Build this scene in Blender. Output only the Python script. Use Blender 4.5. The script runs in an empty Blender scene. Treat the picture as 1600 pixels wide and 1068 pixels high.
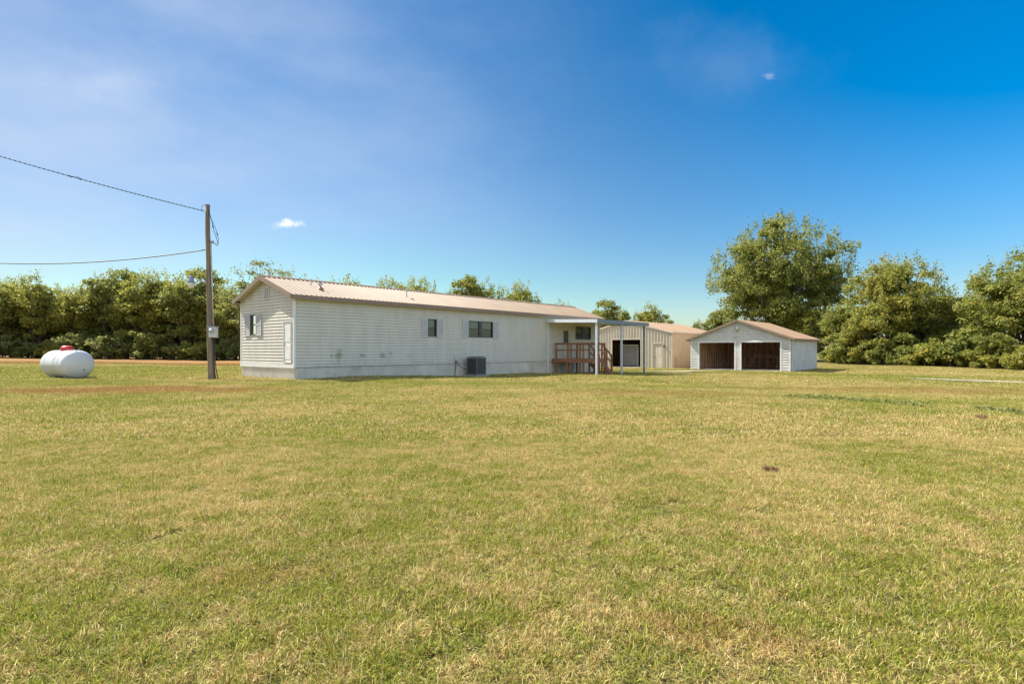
import bpy, bmesh, math, random
import numpy as np
from mathutils import Vector, Matrix, noise as mnoise
R = math.radians
scene = bpy.context.scene
COL = scene.collection

# ------------------------------------------------------------------ camera
FPX = 891.0                      # focal length in pixels of the 1600 px wide photograph
HZ = 546.0                       # horizon row in the photograph
CAMH = 1.25
cam_d = bpy.data.cameras.new("camera")
cam_d.sensor_width = 36.0
cam_d.lens = FPX / 1600 * 36.0
cam_d.shift_y = (HZ - 534) / 1600
cam_d.clip_start = 0.05
cam_d.clip_end = 5000
cam = bpy.data.objects.new("camera", cam_d)
cam.location = (0, 0, CAMH)
cam.rotation_euler = (R(90), 0, 0)
COL.objects.link(cam)
scene.camera = cam

# ------------------------------------------------------------------ sun, sky, exposure
SUN_DIR = Vector((-0.888, 0.460, 0)).normalized() * math.cos(R(47)) + Vector((0, 0, math.sin(R(47))))
SUN_STRENGTH = 4.6
SKY_STRENGTH = 0.062
EXPOSURE = 1.12
sun_d = bpy.data.lights.new("sun", 'SUN')
sun_d.energy = SUN_STRENGTH
sun_d.angle = R(0.53)
sun_d.color = (1.0, 0.93, 0.82)
sun = bpy.data.objects.new("sun", sun_d)
sun.rotation_euler = (-SUN_DIR).to_track_quat('-Z', 'Y').to_euler()
sun.location = (-40, 30, 60)
COL.objects.link(sun)
scene.view_settings.view_transform = 'Standard'
scene.view_settings.look = 'None'
scene.view_settings.gamma = 1.0
scene.view_settings.exposure = EXPOSURE
scene.view_settings.use_curve_mapping = False
scene.cycles.use_denoising = True
scene.cycles.denoising_prefilter = 'ACCURATE'
scene.cycles.max_bounces = 10
scene.cycles.diffuse_bounces = 7


class NT:
    """small helper for building node trees"""
    def __init__(self, tree):
        self.t = tree
        self.n = tree.nodes
        self.l = tree.links

    def node(self, kind, **kw):
        nd = self.n.new(kind)
        for k, v in kw.items():
            setattr(nd, k, v)
        return nd

    def put(self, sock, v):
        if isinstance(v, bpy.types.NodeSocket):
            self.l.new(v, sock)
        elif v is not None:
            if isinstance(v, (tuple, list)) and len(v) == 3 and sock.type == 'RGBA':
                v = (*v, 1)
            sock.default_value = v

    def math(self, op, a, b=None, c=None, clamp=False):
        nd = self.node('ShaderNodeMath', operation=op, use_clamp=clamp)
        self.put(nd.inputs[0], a)
        if b is not None: self.put(nd.inputs[1], b)
        if c is not None: self.put(nd.inputs[2], c)
        return nd.outputs[0]

    def mix(self, f, a, b, blend='MIX'):
        nd = self.node('ShaderNodeMix', data_type='RGBA', blend_type=blend)
        self.put(nd.inputs[0], f); self.put(nd.inputs[6], a); self.put(nd.inputs[7], b)
        return nd.outputs[2]

    def noise(self, vec, scale, detail=3.0, rough=0.55, dim='3D'):
        nd = self.node('ShaderNodeTexNoise')
        nd.noise_dimensions = dim
        if vec is not None: self.put(nd.inputs['Vector'], vec)
        self.put(nd.inputs['Scale'], scale); self.put(nd.inputs['Detail'], detail); self.put(nd.inputs['Roughness'], rough)
        return nd.outputs[0]

    def smooth(self, x, lo, hi, a=0.0, b=1.0):
        nd = self.node('ShaderNodeMapRange', interpolation_type='SMOOTHSTEP')
        self.put(nd.inputs[0], x)
        for i, v in enumerate((lo, hi, a, b)): self.put(nd.inputs[i + 1], v)
        return nd.outputs[0]

    def sep(self, v):
        nd = self.node('ShaderNodeSeparateXYZ'); self.put(nd.inputs[0], v)
        return nd.outputs

    def comb(self, x, y, z):
        nd = self.node('ShaderNodeCombineXYZ')
        for i, v in enumerate((x, y, z)): self.put(nd.inputs[i], v)
        return nd.outputs[0]

    def scaled(self, v, s):
        nd = self.node('ShaderNodeVectorMath', operation='MULTIPLY')
        self.put(nd.inputs[0], v); nd.inputs[1].default_value = s
        return nd.outputs[0]


def build_world():
    w = bpy.data.worlds.new("World")
    scene.world = w
    w.use_nodes = True
    T = NT(w.node_tree)
    T.n.clear()
    sky = T.node('ShaderNodeTexSky', sky_type='NISHITA')
    sky.sun_disc = False
    sky.sun_elevation = R(47)
    sky.sun_rotation = math.atan2(SUN_DIR.x, SUN_DIR.y)
    sky.altitude = 200
    sky.air_density = 1.0
    sky.dust_density = 0.6
    sky.ozone_density = 2.0
    d = T.node('ShaderNodeTexCoord').outputs['Generated']
    x, y, z = T.sep(d)[:3]
    hs = T.node('ShaderNodeHueSaturation')
    hs.inputs['Hue'].default_value = 0.497
    az = T.math('DIVIDE', x, T.math('MAXIMUM', y, 0.05))          # tan azimuth
    el = T.math('DIVIDE', z, T.math('MAXIMUM', y, 0.05))
    # deeper, polarised blue away from the sun
    T.put(hs.inputs['Saturation'], T.math('ADD', T.smooth(az, -0.5, 0.85, 1.20, 1.52), T.smooth(el, 0.25, 0.6, 0.0, 0.10)))
    T.put(hs.inputs['Value'], T.math('ADD', T.smooth(az, -1.0, -0.2, 0.84, 1.0), T.math('MULTIPLY', T.smooth(az, 0.05, 0.95, 0.0, 0.42), T.smooth(el, 0.05, 0.34, 0.40, 1.0))))
    T.l.new(sky.outputs[0], hs.inputs['Color'])
    col = hs.outputs[0]
    col = T.mix(T.math('MULTIPLY', T.smooth(el, 0.26, 0.07), T.smooth(az, 0.55, -0.3)), col, T.mix(1.0, col, (0.90, 1.09, 0.94), 'MULTIPLY'))
    # broken bright cloud added to the unseen sky behind the camera, as fill light
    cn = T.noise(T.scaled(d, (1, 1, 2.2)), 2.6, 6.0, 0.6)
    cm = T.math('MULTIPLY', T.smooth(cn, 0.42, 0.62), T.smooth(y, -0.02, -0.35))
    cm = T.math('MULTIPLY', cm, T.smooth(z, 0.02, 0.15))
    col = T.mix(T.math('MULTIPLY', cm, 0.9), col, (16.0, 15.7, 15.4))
    # thin veil of high cloud on the sunward side, a soft bank and two small puffs
    warp = T.noise(T.scaled(d, (2.0, 2.0, 5.0)), 1.6, 5.0, 0.55)
    veil = T.math('MULTIPLY', T.smooth(az, 0.30, -0.85), T.smooth(warp, 0.22, 0.70))
    veil = T.math('MULTIPLY', veil, T.smooth(el, 0.02, 0.25))
    col = T.mix(T.math('MULTIPLY', veil, 0.50), col, (5.0, 5.7, 7.0))

    def puff(a0, e0, ra, re, scale, lo, hi, amt, colour, cc):
        dx = T.math('DIVIDE', T.math('SUBTRACT', az, a0), ra)
        de = T.math('DIVIDE', T.math('SUBTRACT', el, e0), re)
        rr = T.math('SQRT', T.math('ADD', T.math('MULTIPLY', dx, dx), T.math('MULTIPLY', de, de)))
        nz = T.noise(d, scale, 6.0, 0.6)
        m = T.math('ADD', T.math('SUBTRACT', 1.0, rr), T.math('MULTIPLY', T.math('SUBTRACT', nz, 0.5), 2.2))
        m = T.math('MULTIPLY', T.smooth(m, lo, hi), amt)
        return T.mix(m, cc, colour)
    col = puff(-0.72, 0.47, 0.17, 0.07, 7.0, 0.0, 1.3, 0.50, (6.2, 6.7, 7.7), col)
    col = puff(-0.393, 0.219, 0.040, 0.0125, 48.0, 0.25, 0.95, 0.95, (7.6, 7.9, 8.2), col)
    col = puff(0.452, 0.48, 0.016, 0.010, 80.0, 0.2, 1.1, 0.28, (6.4, 6.9, 7.6), col)
    col = puff(0.36, 0.50, 0.20, 0.09, 9.0, 0.0, 1.5, 0.10, (6.0, 6.6, 7.6), col)
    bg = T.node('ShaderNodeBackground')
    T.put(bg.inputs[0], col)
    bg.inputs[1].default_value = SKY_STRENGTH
    out = T.node('ShaderNodeOutputWorld')
    T.l.new(bg.outputs[0], out.inputs[0])


build_world()

# ------------------------------------------------------------------ frames
ANG = math.atan2(0.761, 0.649)
U = Vector((math.cos(ANG), math.sin(ANG), 0))       # along the long facade, away from the camera
V = Vector((-math.sin(ANG), math.cos(ANG), 0))      # through the house, to the back
HOME = Vector((-9.13, 23.9, 0))
GARAGE = Vector((15.06, 48.0, -0.40))
SHED = Vector((14.28, 50.7, -0.40))


def sstep(a, b, x):
    t = np.clip((x - a) / (b - a), 0, 1)
    return t * t * (3 - 2 * t)


def ground_z(x, y):
    x = np.asarray(x, float); y = np.asarray(y, float)
    t = (x - HOME.x) * U.x + (y - HOME.y) * U.y
    z = -0.22 * sstep(2, 11.5, t) - 0.20 * sstep(13, 25, t)
    z = z + 0.018 * np.sin(x * 0.55 + 1.3) * np.sin(y * 0.42) + 0.012 * np.sin(x * 1.3 + y * 0.9)
    return z


def gz(x, y):
    return float(ground_z(x, y))


def on_px(px, py, Y):
    """point of the photograph's pixel at depth Y"""
    return Vector(((px - 800) / FPX * Y, Y, CAMH + (HZ - py) / FPX * Y))


# ------------------------------------------------------------------ object helpers
def tag(o, label=None, cat=None, group=None, kind=None):
    if label: o['label'] = label
    if cat: o['category'] = cat
    if group: o['group'] = group
    if kind: o['kind'] = kind
    return o


def thing(name, label, cat, loc=(0, 0, 0), rz=0.0, group=None):
    o = bpy.data.objects.new(name, None)
    o.empty_display_size = 0.3
    o.location = loc
    o.rotation_euler = (0, 0, rz)
    COL.objects.link(o)
    return tag(o, label, cat, group)


class MB:
    """collects simple shapes, in coordinates of a mapping f, and links them as one mesh object"""
    def __init__(self, f=None):
        self.v = []; self.f = []; self.map = f

    def pts(self, ps):
        n = len(self.v)
        for p in ps:
            self.v.append(tuple(self.map(*p)) if self.map else tuple(p))
        return n

    def face(self, *ps):
        n = self.pts(ps)
        self.f.append(tuple(range(n, n + len(ps))))

    def box(self, a0, a1, b0, b1, c0, c1):
        n = self.pts([(a0, b0, c0), (a1, b0, c0), (a1, b1, c0), (a0, b1, c0), (a0, b0, c1), (a1, b0, c1), (a1, b1, c1), (a0, b1, c1)])
        for q in ((0, 3, 2, 1), (4, 5, 6, 7), (0, 1, 5, 4), (1, 2, 6, 5), (2, 3, 7, 6), (3, 0, 4, 7)):
            self.f.append(tuple(n + i for i in q))

    def beam(self, p, q, w, h, up=(0, 0, 1)):
        """rectangular bar from p to q"""
        p = Vector(p); q = Vector(q); d = (q - p).normalized(); up = Vector(up)
        s = d.cross(up)
        if s.length < 1e-4: s = d.cross(Vector((1, 0, 0)))
        s.normalize(); t = s.cross(d).normalized()
        s *= w / 2; t *= h / 2
        n = self.pts([p - s - t, p + s - t, p + s + t, p - s + t, q - s - t, q + s - t, q + s + t, q - s + t])
        for f in ((0, 3, 2, 1), (4, 5, 6, 7), (0, 1, 5, 4), (1, 2, 6, 5), (2, 3, 7, 6), (3, 0, 4, 7)):
            self.f.append(tuple(n + i for i in f))

    def tube(self, path, radii, seg=8, caps=True):
        path = [Vector(p) for p in path]
        if not isinstance(radii, (list, tuple)): radii = [radii] * len(path)
        rings = []; ref = None
        for i, p in enumerate(path):
            d = (path[min(i + 1, len(path) - 1)] - path[max(i - 1, 0)]).normalized()
            if ref is None:
                ref = d.cross(Vector((0, 0, 1)))
                if ref.length < 1e-3: ref = d.cross(Vector((1, 0, 0)))
            ref = (ref - d * ref.dot(d)).normalized()
            b = d.cross(ref)
            rings.append(self.pts([p + (ref * math.cos(2 * math.pi * k / seg) + b * math.sin(2 * math.pi * k / seg)) * radii[i] for k in range(seg)]))
        for a, b in zip(rings, rings[1:]):
            for k in range(seg):
                self.f.append((a + k, a + (k + 1) % seg, b + (k + 1) % seg, b + k))
        if caps:
            self.f.append(tuple(rings[0] + k for k in range(seg))[::-1])
            self.f.append(tuple(rings[-1] + k for k in range(seg)))

    def lathe(self, prof, seg=24, origin=(0, 0, 0), axis='z'):
        """prof: (radius, height) pairs"""
        o = Vector(origin); rings = []
        for r, h in prof:
            ps = []
            for k in range(seg):
                c, s = math.cos(2 * math.pi * k / seg) * r, math.sin(2 * math.pi * k / seg) * r
                ps.append(o + (Vector((c, s, h)) if axis == 'z' else Vector((s, h, c))))
            rings.append(self.pts(ps))
        for a, b in zip(rings, rings[1:]):
            for k in range(seg):
                self.f.append((a + k, a + (k + 1) % seg, b + (k + 1) % seg, b + k))
        self.f.append(tuple(rings[0] + k for k in range(seg))[::-1])
        self.f.append(tuple(rings[-1] + k for k in range(seg)))

    def build(self, name, mat, parent=None, smooth=False, fix=True, bevel=0.0):
        me = bpy.data.meshes.new(name)
        me.from_pydata(self.v, [], self.f)
        if fix:
            bm = bmesh.new(); bm.from_mesh(me)
            bmesh.ops.recalc_face_normals(bm, faces=bm.faces)
            bm.to_mesh(me); bm.free()
        if smooth:
            me.polygons.foreach_set('use_smooth', [True] * len(me.polygons))
        me.materials.append(mat)
        o = bpy.data.objects.new(name, me)
        COL.objects.link(o)
        if parent: o.parent = parent
        if bevel:
            b = o.modifiers.new('bevel', 'BEVEL'); b.width = bevel; b.segments = 2; b.limit_method = 'ANGLE'
        return o


# ------------------------------------------------------------------ materials
MATS = {}


def mat(name, colour, rough=0.6, metal=0.0, var=0.12, vscale=3.0, bump=0.0, bscale=40.0, spec=0.5, dirt=None, stretch=None):
    m = bpy.data.materials.new(name); m.use_nodes = True
    T = NT(m.node_tree); bs = T.n['Principled BSDF']
    p = T.node('ShaderNodeTexCoord').outputs['Object']
    if stretch: p = T.scaled(p, stretch)
    n1 = T.noise(p, vscale, 5.0, 0.6)
    c = T.mix(T.smooth(n1, 0.3, 0.7), tuple(v * (1 - var) for v in colour), tuple(min(1, v * (1 + var)) for v in colour))
    if dirt:
        n2 = T.noise(p, vscale * 0.45, 6.0, 0.65)
        c = T.mix(T.math('MULTIPLY', T.smooth(n2, 0.52, 0.72), dirt[1]), c, dirt[0])
    T.put(bs.inputs['Base Color'], c)
    bs.inputs['Roughness'].default_value = rough
    bs.inputs['Metallic'].default_value = metal
    bs.inputs['Specular IOR Level'].default_value = spec
    if bump:
        b = T.node('ShaderNodeBump'); b.inputs['Strength'].default_value = bump; b.inputs['Distance'].default_value = 0.02
        T.put(b.inputs['Height'], T.noise(p, bscale, 4.0, 0.6)); T.put(bs.inputs['Normal'], b.outputs[0])
    MATS[name] = m
    return m


def siding_mat():
    """cream vinyl siding with rain streaks and a few mildew spots low on the long wall (house coordinates)"""
    m = bpy.data.materials.new('vinyl_siding'); m.use_nodes = True
    T = NT(m.node_tree); bs = T.n['Principled BSDF']
    p = T.node('ShaderNodeTexCoord').outputs['Object']
    x, y, z = T.sep(p)[:3]
    n1 = T.noise(T.scaled(p, (1, 1, 0.25)), 2.2, 5.0, 0.6)
    c = T.mix(T.smooth(n1, 0.3, 0.7), (0.60, 0.57, 0.495), (0.67, 0.64, 0.56))
    n2 = T.noise(p, 9.0, 5.0, 0.7)
    tot = None
    for (sx, sz, rx, rz, k) in ((2.1, 1.0, 0.22, 0.20, 1.0), (1.75, 0.98, 0.10, 0.08, .8), (2.15, 1.22, 0.16, 0.07, .8), (3.35, 0.98, 0.2, 0.10, 1.0), (4.5, 0.97, 0.22, 0.16, 1.0),
                               (4.95, 1.08, 0.16, 0.07, .7), (6.1, 0.95, 0.2, 0.08, .5), (2.1, 0.72, 0.08, 0.2, .5)):
        dx = T.math('DIVIDE', T.math('SUBTRACT', x, sx), rx); dz = T.math('DIVIDE', T.math('SUBTRACT', z, sz), rz)
        rr = T.math('SQRT', T.math('ADD', T.math('MULTIPLY', dx, dx), T.math('MULTIPLY', dz, dz)))
        s = T.math('MULTIPLY', T.smooth(T.math('ADD', rr, T.math('MULTIPLY', T.math('SUBTRACT', n2, 0.5), 1.6)), 1.15, 0.35), k)
        tot = s if tot is None else T.math('MAXIMUM', tot, s)
    c = T.mix(T.math('MULTIPLY', tot, 0.62), c, (0.20, 0.22, 0.10))
    # rain-splashed soil along the foot of the wall
    sp = T.math('ADD', z, T.math('MULTIPLY', T.noise(T.scaled(p, (1, 1, 0.3)), 5.0, 5.0, 0.65), 0.9))
    c = T.mix(T.smooth(sp, 1.12, 0.80, 0.0, 0.45), c, (0.40, 0.33, 0.23))
    T.put(bs.inputs['Base Color'], c)
    bs.inputs['Roughness'].default_value = 0.5
    return m


M_SIDING = siding_mat()
M_GSIDING = mat('painted_lap_siding', (0.60, 0.60, 0.575), 0.6, var=0.10, vscale=2.0, bump=0.15, bscale=30, dirt=((0.36, 0.34, 0.28), 0.35))
M_TRIM = mat('white_trim', (0.78, 0.78, 0.76), 0.5, var=0.05, dirt=((0.5, 0.48, 0.42), 0.3))
M_SKIRT = mat('skirting_vinyl', (0.60, 0.565, 0.485), 0.6, var=0.12, vscale=1.2, dirt=((0.30, 0.27, 0.20), 0.5))
M_ROOF = mat('tan_metal_roof', (0.30, 0.21, 0.13), 0.45, var=0.10, vscale=0.8, dirt=((0.24, 0.14, 0.095), 0.4))
M_GROOF = mat('peach_roofing', (0.36, 0.24, 0.145), 0.6, var=0.10, vscale=0.9, bump=0.2, bscale=25, dirt=((0.28, 0.18, 0.12), 0.4))
M_FASCIA = mat('brown_fascia', (0.27, 0.19, 0.14), 0.5, var=0.1)
M_SOFFIT = mat('cream_soffit', (0.62, 0.56, 0.42), 0.6, var=0.06)
M_SHED = mat('ivory_ribbed_steel', (0.56, 0.505, 0.40), 0.45, var=0.06, vscale=0.7, dirt=((0.42, 0.37, 0.28), 0.3))
M_SHEDSIDE = mat('tan_ribbed_steel', (0.72, 0.50, 0.29), 0.5, var=0.06, vscale=0.7)
M_SHUTTER = mat('pale_lilac_shutter', (0.56, 0.545, 0.55), 0.55, var=0.06)
M_DARKFRAME = mat('dark_window_frame', (0.07, 0.065, 0.06), 0.45, var=0.1)
M_INTERIOR = mat('dark_interior', (0.05, 0.045, 0.04), 0.9, var=0.2)
M_BLIND = mat('pale_blind', (0.50, 0.52, 0.48), 0.8, var=0.1)
M_REDWOOD = mat('stained_deck_wood', (0.30, 0.140, 0.070), 0.65, var=0.25, vscale=5.0, bump=0.2, stretch=(0.6, 0.6, 2))
M_OLDWOOD = mat('brown_barn_wood', (0.50, 0.295, 0.195), 0.8, var=0.30, vscale=3.0, bump=0.3, stretch=(3, 3, 0.4))
M_STUD = mat('pale_stud_wood', (0.72, 0.49, 0.34), 0.8, var=0.2, vscale=3.0, stretch=(3, 3, 0.4))
M_BENCH = mat('pale_bench_wood', (0.62, 0.47, 0.35), 0.8, var=0.2, bump=0.2, stretch=(3, 0.5, 3))
M_POSTWHITE = mat('white_painted_post', (0.66, 0.70, 0.74), 0.45, var=0.06)
M_SHADE_GREY = mat('shade_toned_blue_grey', (0.19, 0.24, 0.275), 0.5, var=0.12)  # shade on the awning's outer edge and end post, put into the colour
M_AWNING = mat('white_aluminium', (0.74, 0.77, 0.80), 0.35, var=0.06)
M_POLE = mat('weathered_pole_wood', (0.22, 0.165, 0.115), 0.85, var=0.35, vscale=4.0, bump=0.6, bscale=18, stretch=(6, 6, 0.25), dirt=((0.34, 0.29, 0.23), 0.7))
M_GALV = mat('galvanised_metal', (0.50, 0.52, 0.53), 0.4, metal=0.6, var=0.1)
M_BOXGREY = mat('grey_meter_box', (0.52, 0.54, 0.55), 0.45, var=0.08)
M_WIRE = mat('black_cable', (0.035, 0.04, 0.045), 0.6, var=0.2)
M_TANK = mat('white_tank_paint', (0.60, 0.61, 0.62), 0.33, var=0.05, vscale=1.2, dirt=((0.50, 0.50, 0.46), 0.35))
M_RED = mat('red_dome_paint', (0.62, 0.035, 0.03), 0.4, var=0.12)
M_RUST = mat('rusty_steel', (0.20, 0.10, 0.06), 0.8, var=0.3, vscale=8)
M_ACGREY = mat('grey_condenser_paint', (0.13, 0.13, 0.14), 0.5, var=0.1)
M_ACFIN = mat('dark_condenser_fins', (0.045, 0.045, 0.05), 0.6, var=0.2)
M_CONCRETE = mat('pale_concrete', (0.44, 0.42, 0.38), 0.9, var=0.15, vscale=2.0, bump=0.2, dirt=((0.30, 0.27, 0.21), 0.5))
M_GRAVEL = mat('pale_gravel', (0.40, 0.34, 0.25), 0.95, var=0.3, vscale=14.0, bump=0.6, bscale=60)
M_DOORTAN = mat('tan_door_paint', (0.60, 0.55, 0.45), 0.5, var=0.06)
M_COPPER = mat('copper_flashing', (0.45, 0.20, 0.11), 0.5, var=0.2)
M_GREYPANEL = mat('grey_board', (0.25, 0.25, 0.235), 0.7, var=0.1)
M_TYRE = mat('black_rubber', (0.03, 0.03, 0.03), 0.8, var=0.2)
M_LENS = mat('milky_lamp_bowl', (0.70, 0.66, 0.58), 0.25, var=0.05)
M_BLUECAP = mat('blue_grey_lamp_hood', (0.22, 0.27, 0.42), 0.4, var=0.08)
M_YELLOW = mat('yellowed_lamp_base', (0.55, 0.42, 0.15), 0.5)
M_DEADCLUMP = mat('dead_brown_thatch', (0.26, 0.15, 0.07), 0.95, var=0.5, vscale=30, bump=0.8, bscale=90)


def glass_mat():
    m = bpy.data.materials.new('window_glass'); m.use_nodes = True
    T = NT(m.node_tree); T.n.clear()
    tr = T.node('ShaderNodeBsdfTransparent'); tr.inputs[0].default_value = (0.55, 0.62, 0.60, 1)
    gl = T.node('ShaderNodeBsdfGlossy'); gl.inputs['Roughness'].default_value = 0.03
    fr = T.node('ShaderNodeFresnel'); fr.inputs[0].default_value = 1.7
    mx = T.node('ShaderNodeMixShader')
    T.l.new(fr.outputs[0], mx.inputs[0]); T.l.new(tr.outputs[0], mx.inputs[1]); T.l.new(gl.outputs[0], mx.inputs[2])
    o = T.node('ShaderNodeOutputMaterial'); T.l.new(mx.outputs[0], o.inputs[0])
    return m


M_GLASS = glass_mat()


def lawn_group():
    """world position -> dryness 0..1, bare-soil 0..1"""
    g = bpy.data.node_groups.new('lawn_tint', 'ShaderNodeTree')
    g.interface.new_socket('Dry', in_out='OUTPUT', socket_type='NodeSocketFloat')
    g.interface.new_socket('Soil', in_out='OUTPUT', socket_type='NodeSocketFloat')
    T = NT(g)
    p = T.node('ShaderNodeNewGeometry').outputs['Position']
    x, y, z = T.sep(p)[:3]
    p2 = T.comb(x, y, 0.0)
    big = T.noise(p2, 0.11, 2.0, 0.5)
    mid = T.noise(p2, 0.55, 3.0, 0.55)
    fine = T.math('ADD', T.math('MULTIPLY', T.noise(p2, 3.2, 3.0, 0.6), 0.6), T.math('MULTIPLY', T.noise(p2, 9.0, 2.0, 0.6), 0.4))
    dry = T.math('ADD', T.math('MULTIPLY', big, 0.8), T.math('ADD', T.math('MULTIPLY', mid, 0.95), T.math('MULTIPLY', fine, 1.7)))
    dry = T.math('SUBTRACT', dry, 0.475)
    dry = T.smooth(dry, 0.86, 1.58)

    def blob(cx, cy, rx, ry, rot=0.0, nz=None, ns=0.9):
        c, s = math.cos(rot), math.sin(rot)
        dx = T.math('SUBTRACT', x, cx); dy = T.math('SUBTRACT', y, cy)
        a = T.math('DIVIDE', T.math('ADD', T.math('MULTIPLY', dx, c), T.math('MULTIPLY', dy, s)), rx)
        b = T.math('DIVIDE', T.math('SUBTRACT', T.math('MULTIPLY', dy, c), T.math('MULTIPLY', dx, s)), ry)
        rr = T.math('SQRT', T.math('ADD', T.math('MULTIPLY', a, a), T.math('MULTIPLY', b, b)))
        rr = T.math('ADD', rr, T.math('MULTIPLY', T.math('SUBTRACT', mid, 0.5), ns))
        return T.smooth(rr, 1.15, 0.45)
    soil = blob(-12.0, 17.6, 5.2, 1.9)
    soil = T.math('MAXIMUM', soil, T.math('MULTIPLY', blob(4.5, 16.5, 3.6, 1.5), 0.45))
    soil = T.math('MAXIMUM', soil, T.math('MULTIPLY', blob(15.0, 20.5, 8.0, 2.2), 0.5))
    soil = T.math('MAXIMUM', soil, T.math('MULTIPLY', blob(-1.4, 3.1, 0.45, 0.2, 0.3), 0.3))
    soil = T.math('MAXIMUM', soil, T.math('MULTIPLY', blob(0.9, 2.5, 0.5, 0.2, -0.3), 0.35))
    field = T.math('MULTIPLY', T.smooth(T.math('ADD', y, T.math('MULTIPLY', mid, 7.0)), 51.0, 56.0), T.smooth(x, 8.0, -8.0))
    soil = T.math('MAXIMUM', soil, T.math('MULTIPLY', field, T.smooth(fine, 0.1, 0.5, 0.75, 1.0)))
    spots = T.math('MULTIPLY', T.smooth(T.noise(p2, 1.9, 4.0, 0.6), 0.62, 0.76), 0.55)
    soil = T.math('MAXIMUM', soil, spots)
    green = T.math('MAXIMUM', blob(10.2, 13.9, 3.6, 0.55, 0.12), T.math('MAXIMUM', T.math('MULTIPLY', blob(-8, 21.5, 30, 2.0), 0.55), T.math('MULTIPLY', blob(-20, 34, 22, 11), 0.6)))
    green = T.math('MAXIMUM', green, T.math('MULTIPLY', blob(16, 41.0, 22, 3.5, -0.55), 0.6))
    dry = T.math('SUBTRACT', dry, T.math('MULTIPLY', green, 0.55), clamp=True)
    o = T.node('NodeGroupOutput')
    T.put(o.inputs[0], dry); T.put(o.inputs[1], soil)
    return g


LAWN = lawn_group()
G_GREEN, G_STRAW, G_SOIL = (0.125, 0.145, 0.026), (0.36, 0.275, 0.10), (0.42, 0.22, 0.085)


def ground_mat():
    m = bpy.data.materials.new('dry_lawn_ground'); m.use_nodes = True
    T = NT(m.node_tree); bs = T.n['Principled BSDF']
    g = T.node('ShaderNodeGroup'); g.node_tree = LAWN
    p = T.node('ShaderNodeNewGeometry').outputs['Position']
    f1 = T.noise(p, 22.0, 4.0, 0.7); f2 = T.noise(p, 6.0, 4.0, 0.7)
    dry = T.math('ADD', g.outputs[0], T.math('ADD', T.math('MULTIPLY', T.math('SUBTRACT', f1, 0.5), 1.1), T.math('MULTIPLY', T.math('SUBTRACT', f2, 0.5), 0.8)), clamp=True)
    c = T.mix(dry, tuple(v * 0.95 for v in G_GREEN), tuple(v * 0.9 for v in G_STRAW))
    c = T.mix(T.math('MULTIPLY', g.outputs[1], 0.85), c, G_SOIL)
    c = T.mix(T.smooth(T.noise(p, 55.0, 3.0, 0.7), 0.54, 0.38), c, (0.045, 0.035, 0.015))
    T.put(bs.inputs['Base Color'], c)
    bs.inputs['Roughness'].default_value = 1.0
    bs.inputs['Specular IOR Level'].default_value = 0.1
    b = T.node('ShaderNodeBump'); b.inputs['Strength'].default_value = 0.7; b.inputs['Distance'].default_value = 0.05
    T.put(b.inputs['Height'], T.math('ADD', f1, f2)); T.put(bs.inputs['Normal'], b.outputs[0])
    return m


def blade_mat():
    m = bpy.data.materials.new('grass_blades'); m.use_nodes = True
    T = NT(m.node_tree); T.n.clear()
    g = T.node('ShaderNodeGroup'); g.node_tree = LAWN
    r = T.node('ShaderNodeAttribute', attribute_name='rnd').outputs['Fac']
    q = T.node('ShaderNodeAttribute', attribute_name='rndb').outputs['Fac']
    dry = T.smooth(T.math('ADD', g.outputs[0], T.math('MULTIPLY', T.math('SUBTRACT', r, 0.5), 1.45)), 0.26, 0.86)
    gr = T.mix(q, (0.075, 0.130, 0.016), (0.48, 0.50, 0.080))
    st = T.mix(q, (0.35, 0.235, 0.080), (0.90, 0.75, 0.36))
    c = T.mix(dry, gr, st)
    c = T.mix(T.math('MULTIPLY', g.outputs[1], T.smooth(r, 0.1, 0.7, 0.25, 0.9)), c, T.mix(q, (0.30, 0.135, 0.05), (0.52, 0.30, 0.13)))
    # a few rust-brown dead blades and a few bleached ones
    u = T.math('FRACT', T.math('MULTIPLY', T.math('ADD', r, T.math('MULTIPLY', q, 3.7)), 7.31))
    c = T.mix(T.smooth(u, 0.86, 0.90, 0.0, 0.8), c, (0.33, 0.15, 0.06))
    c = T.mix(T.smooth(u, 0.07, 0.04, 0.0, 0.6), c, (0.82, 0.74, 0.46))
    d = T.node('ShaderNodeBsdfDiffuse'); T.put(d.inputs[0], c)
    t = T.node('ShaderNodeBsdfTranslucent'); T.put(t.inputs[0], c)
    mx = T.node('ShaderNodeMixShader'); mx.inputs[0].default_value = 0.35
    T.l.new(d.outputs[0], mx.inputs[1]); T.l.new(t.outputs[0], mx.inputs[2])
    o = T.node('ShaderNodeOutputMaterial'); T.l.new(mx.outputs[0], o.inputs[0])
    return m


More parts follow.
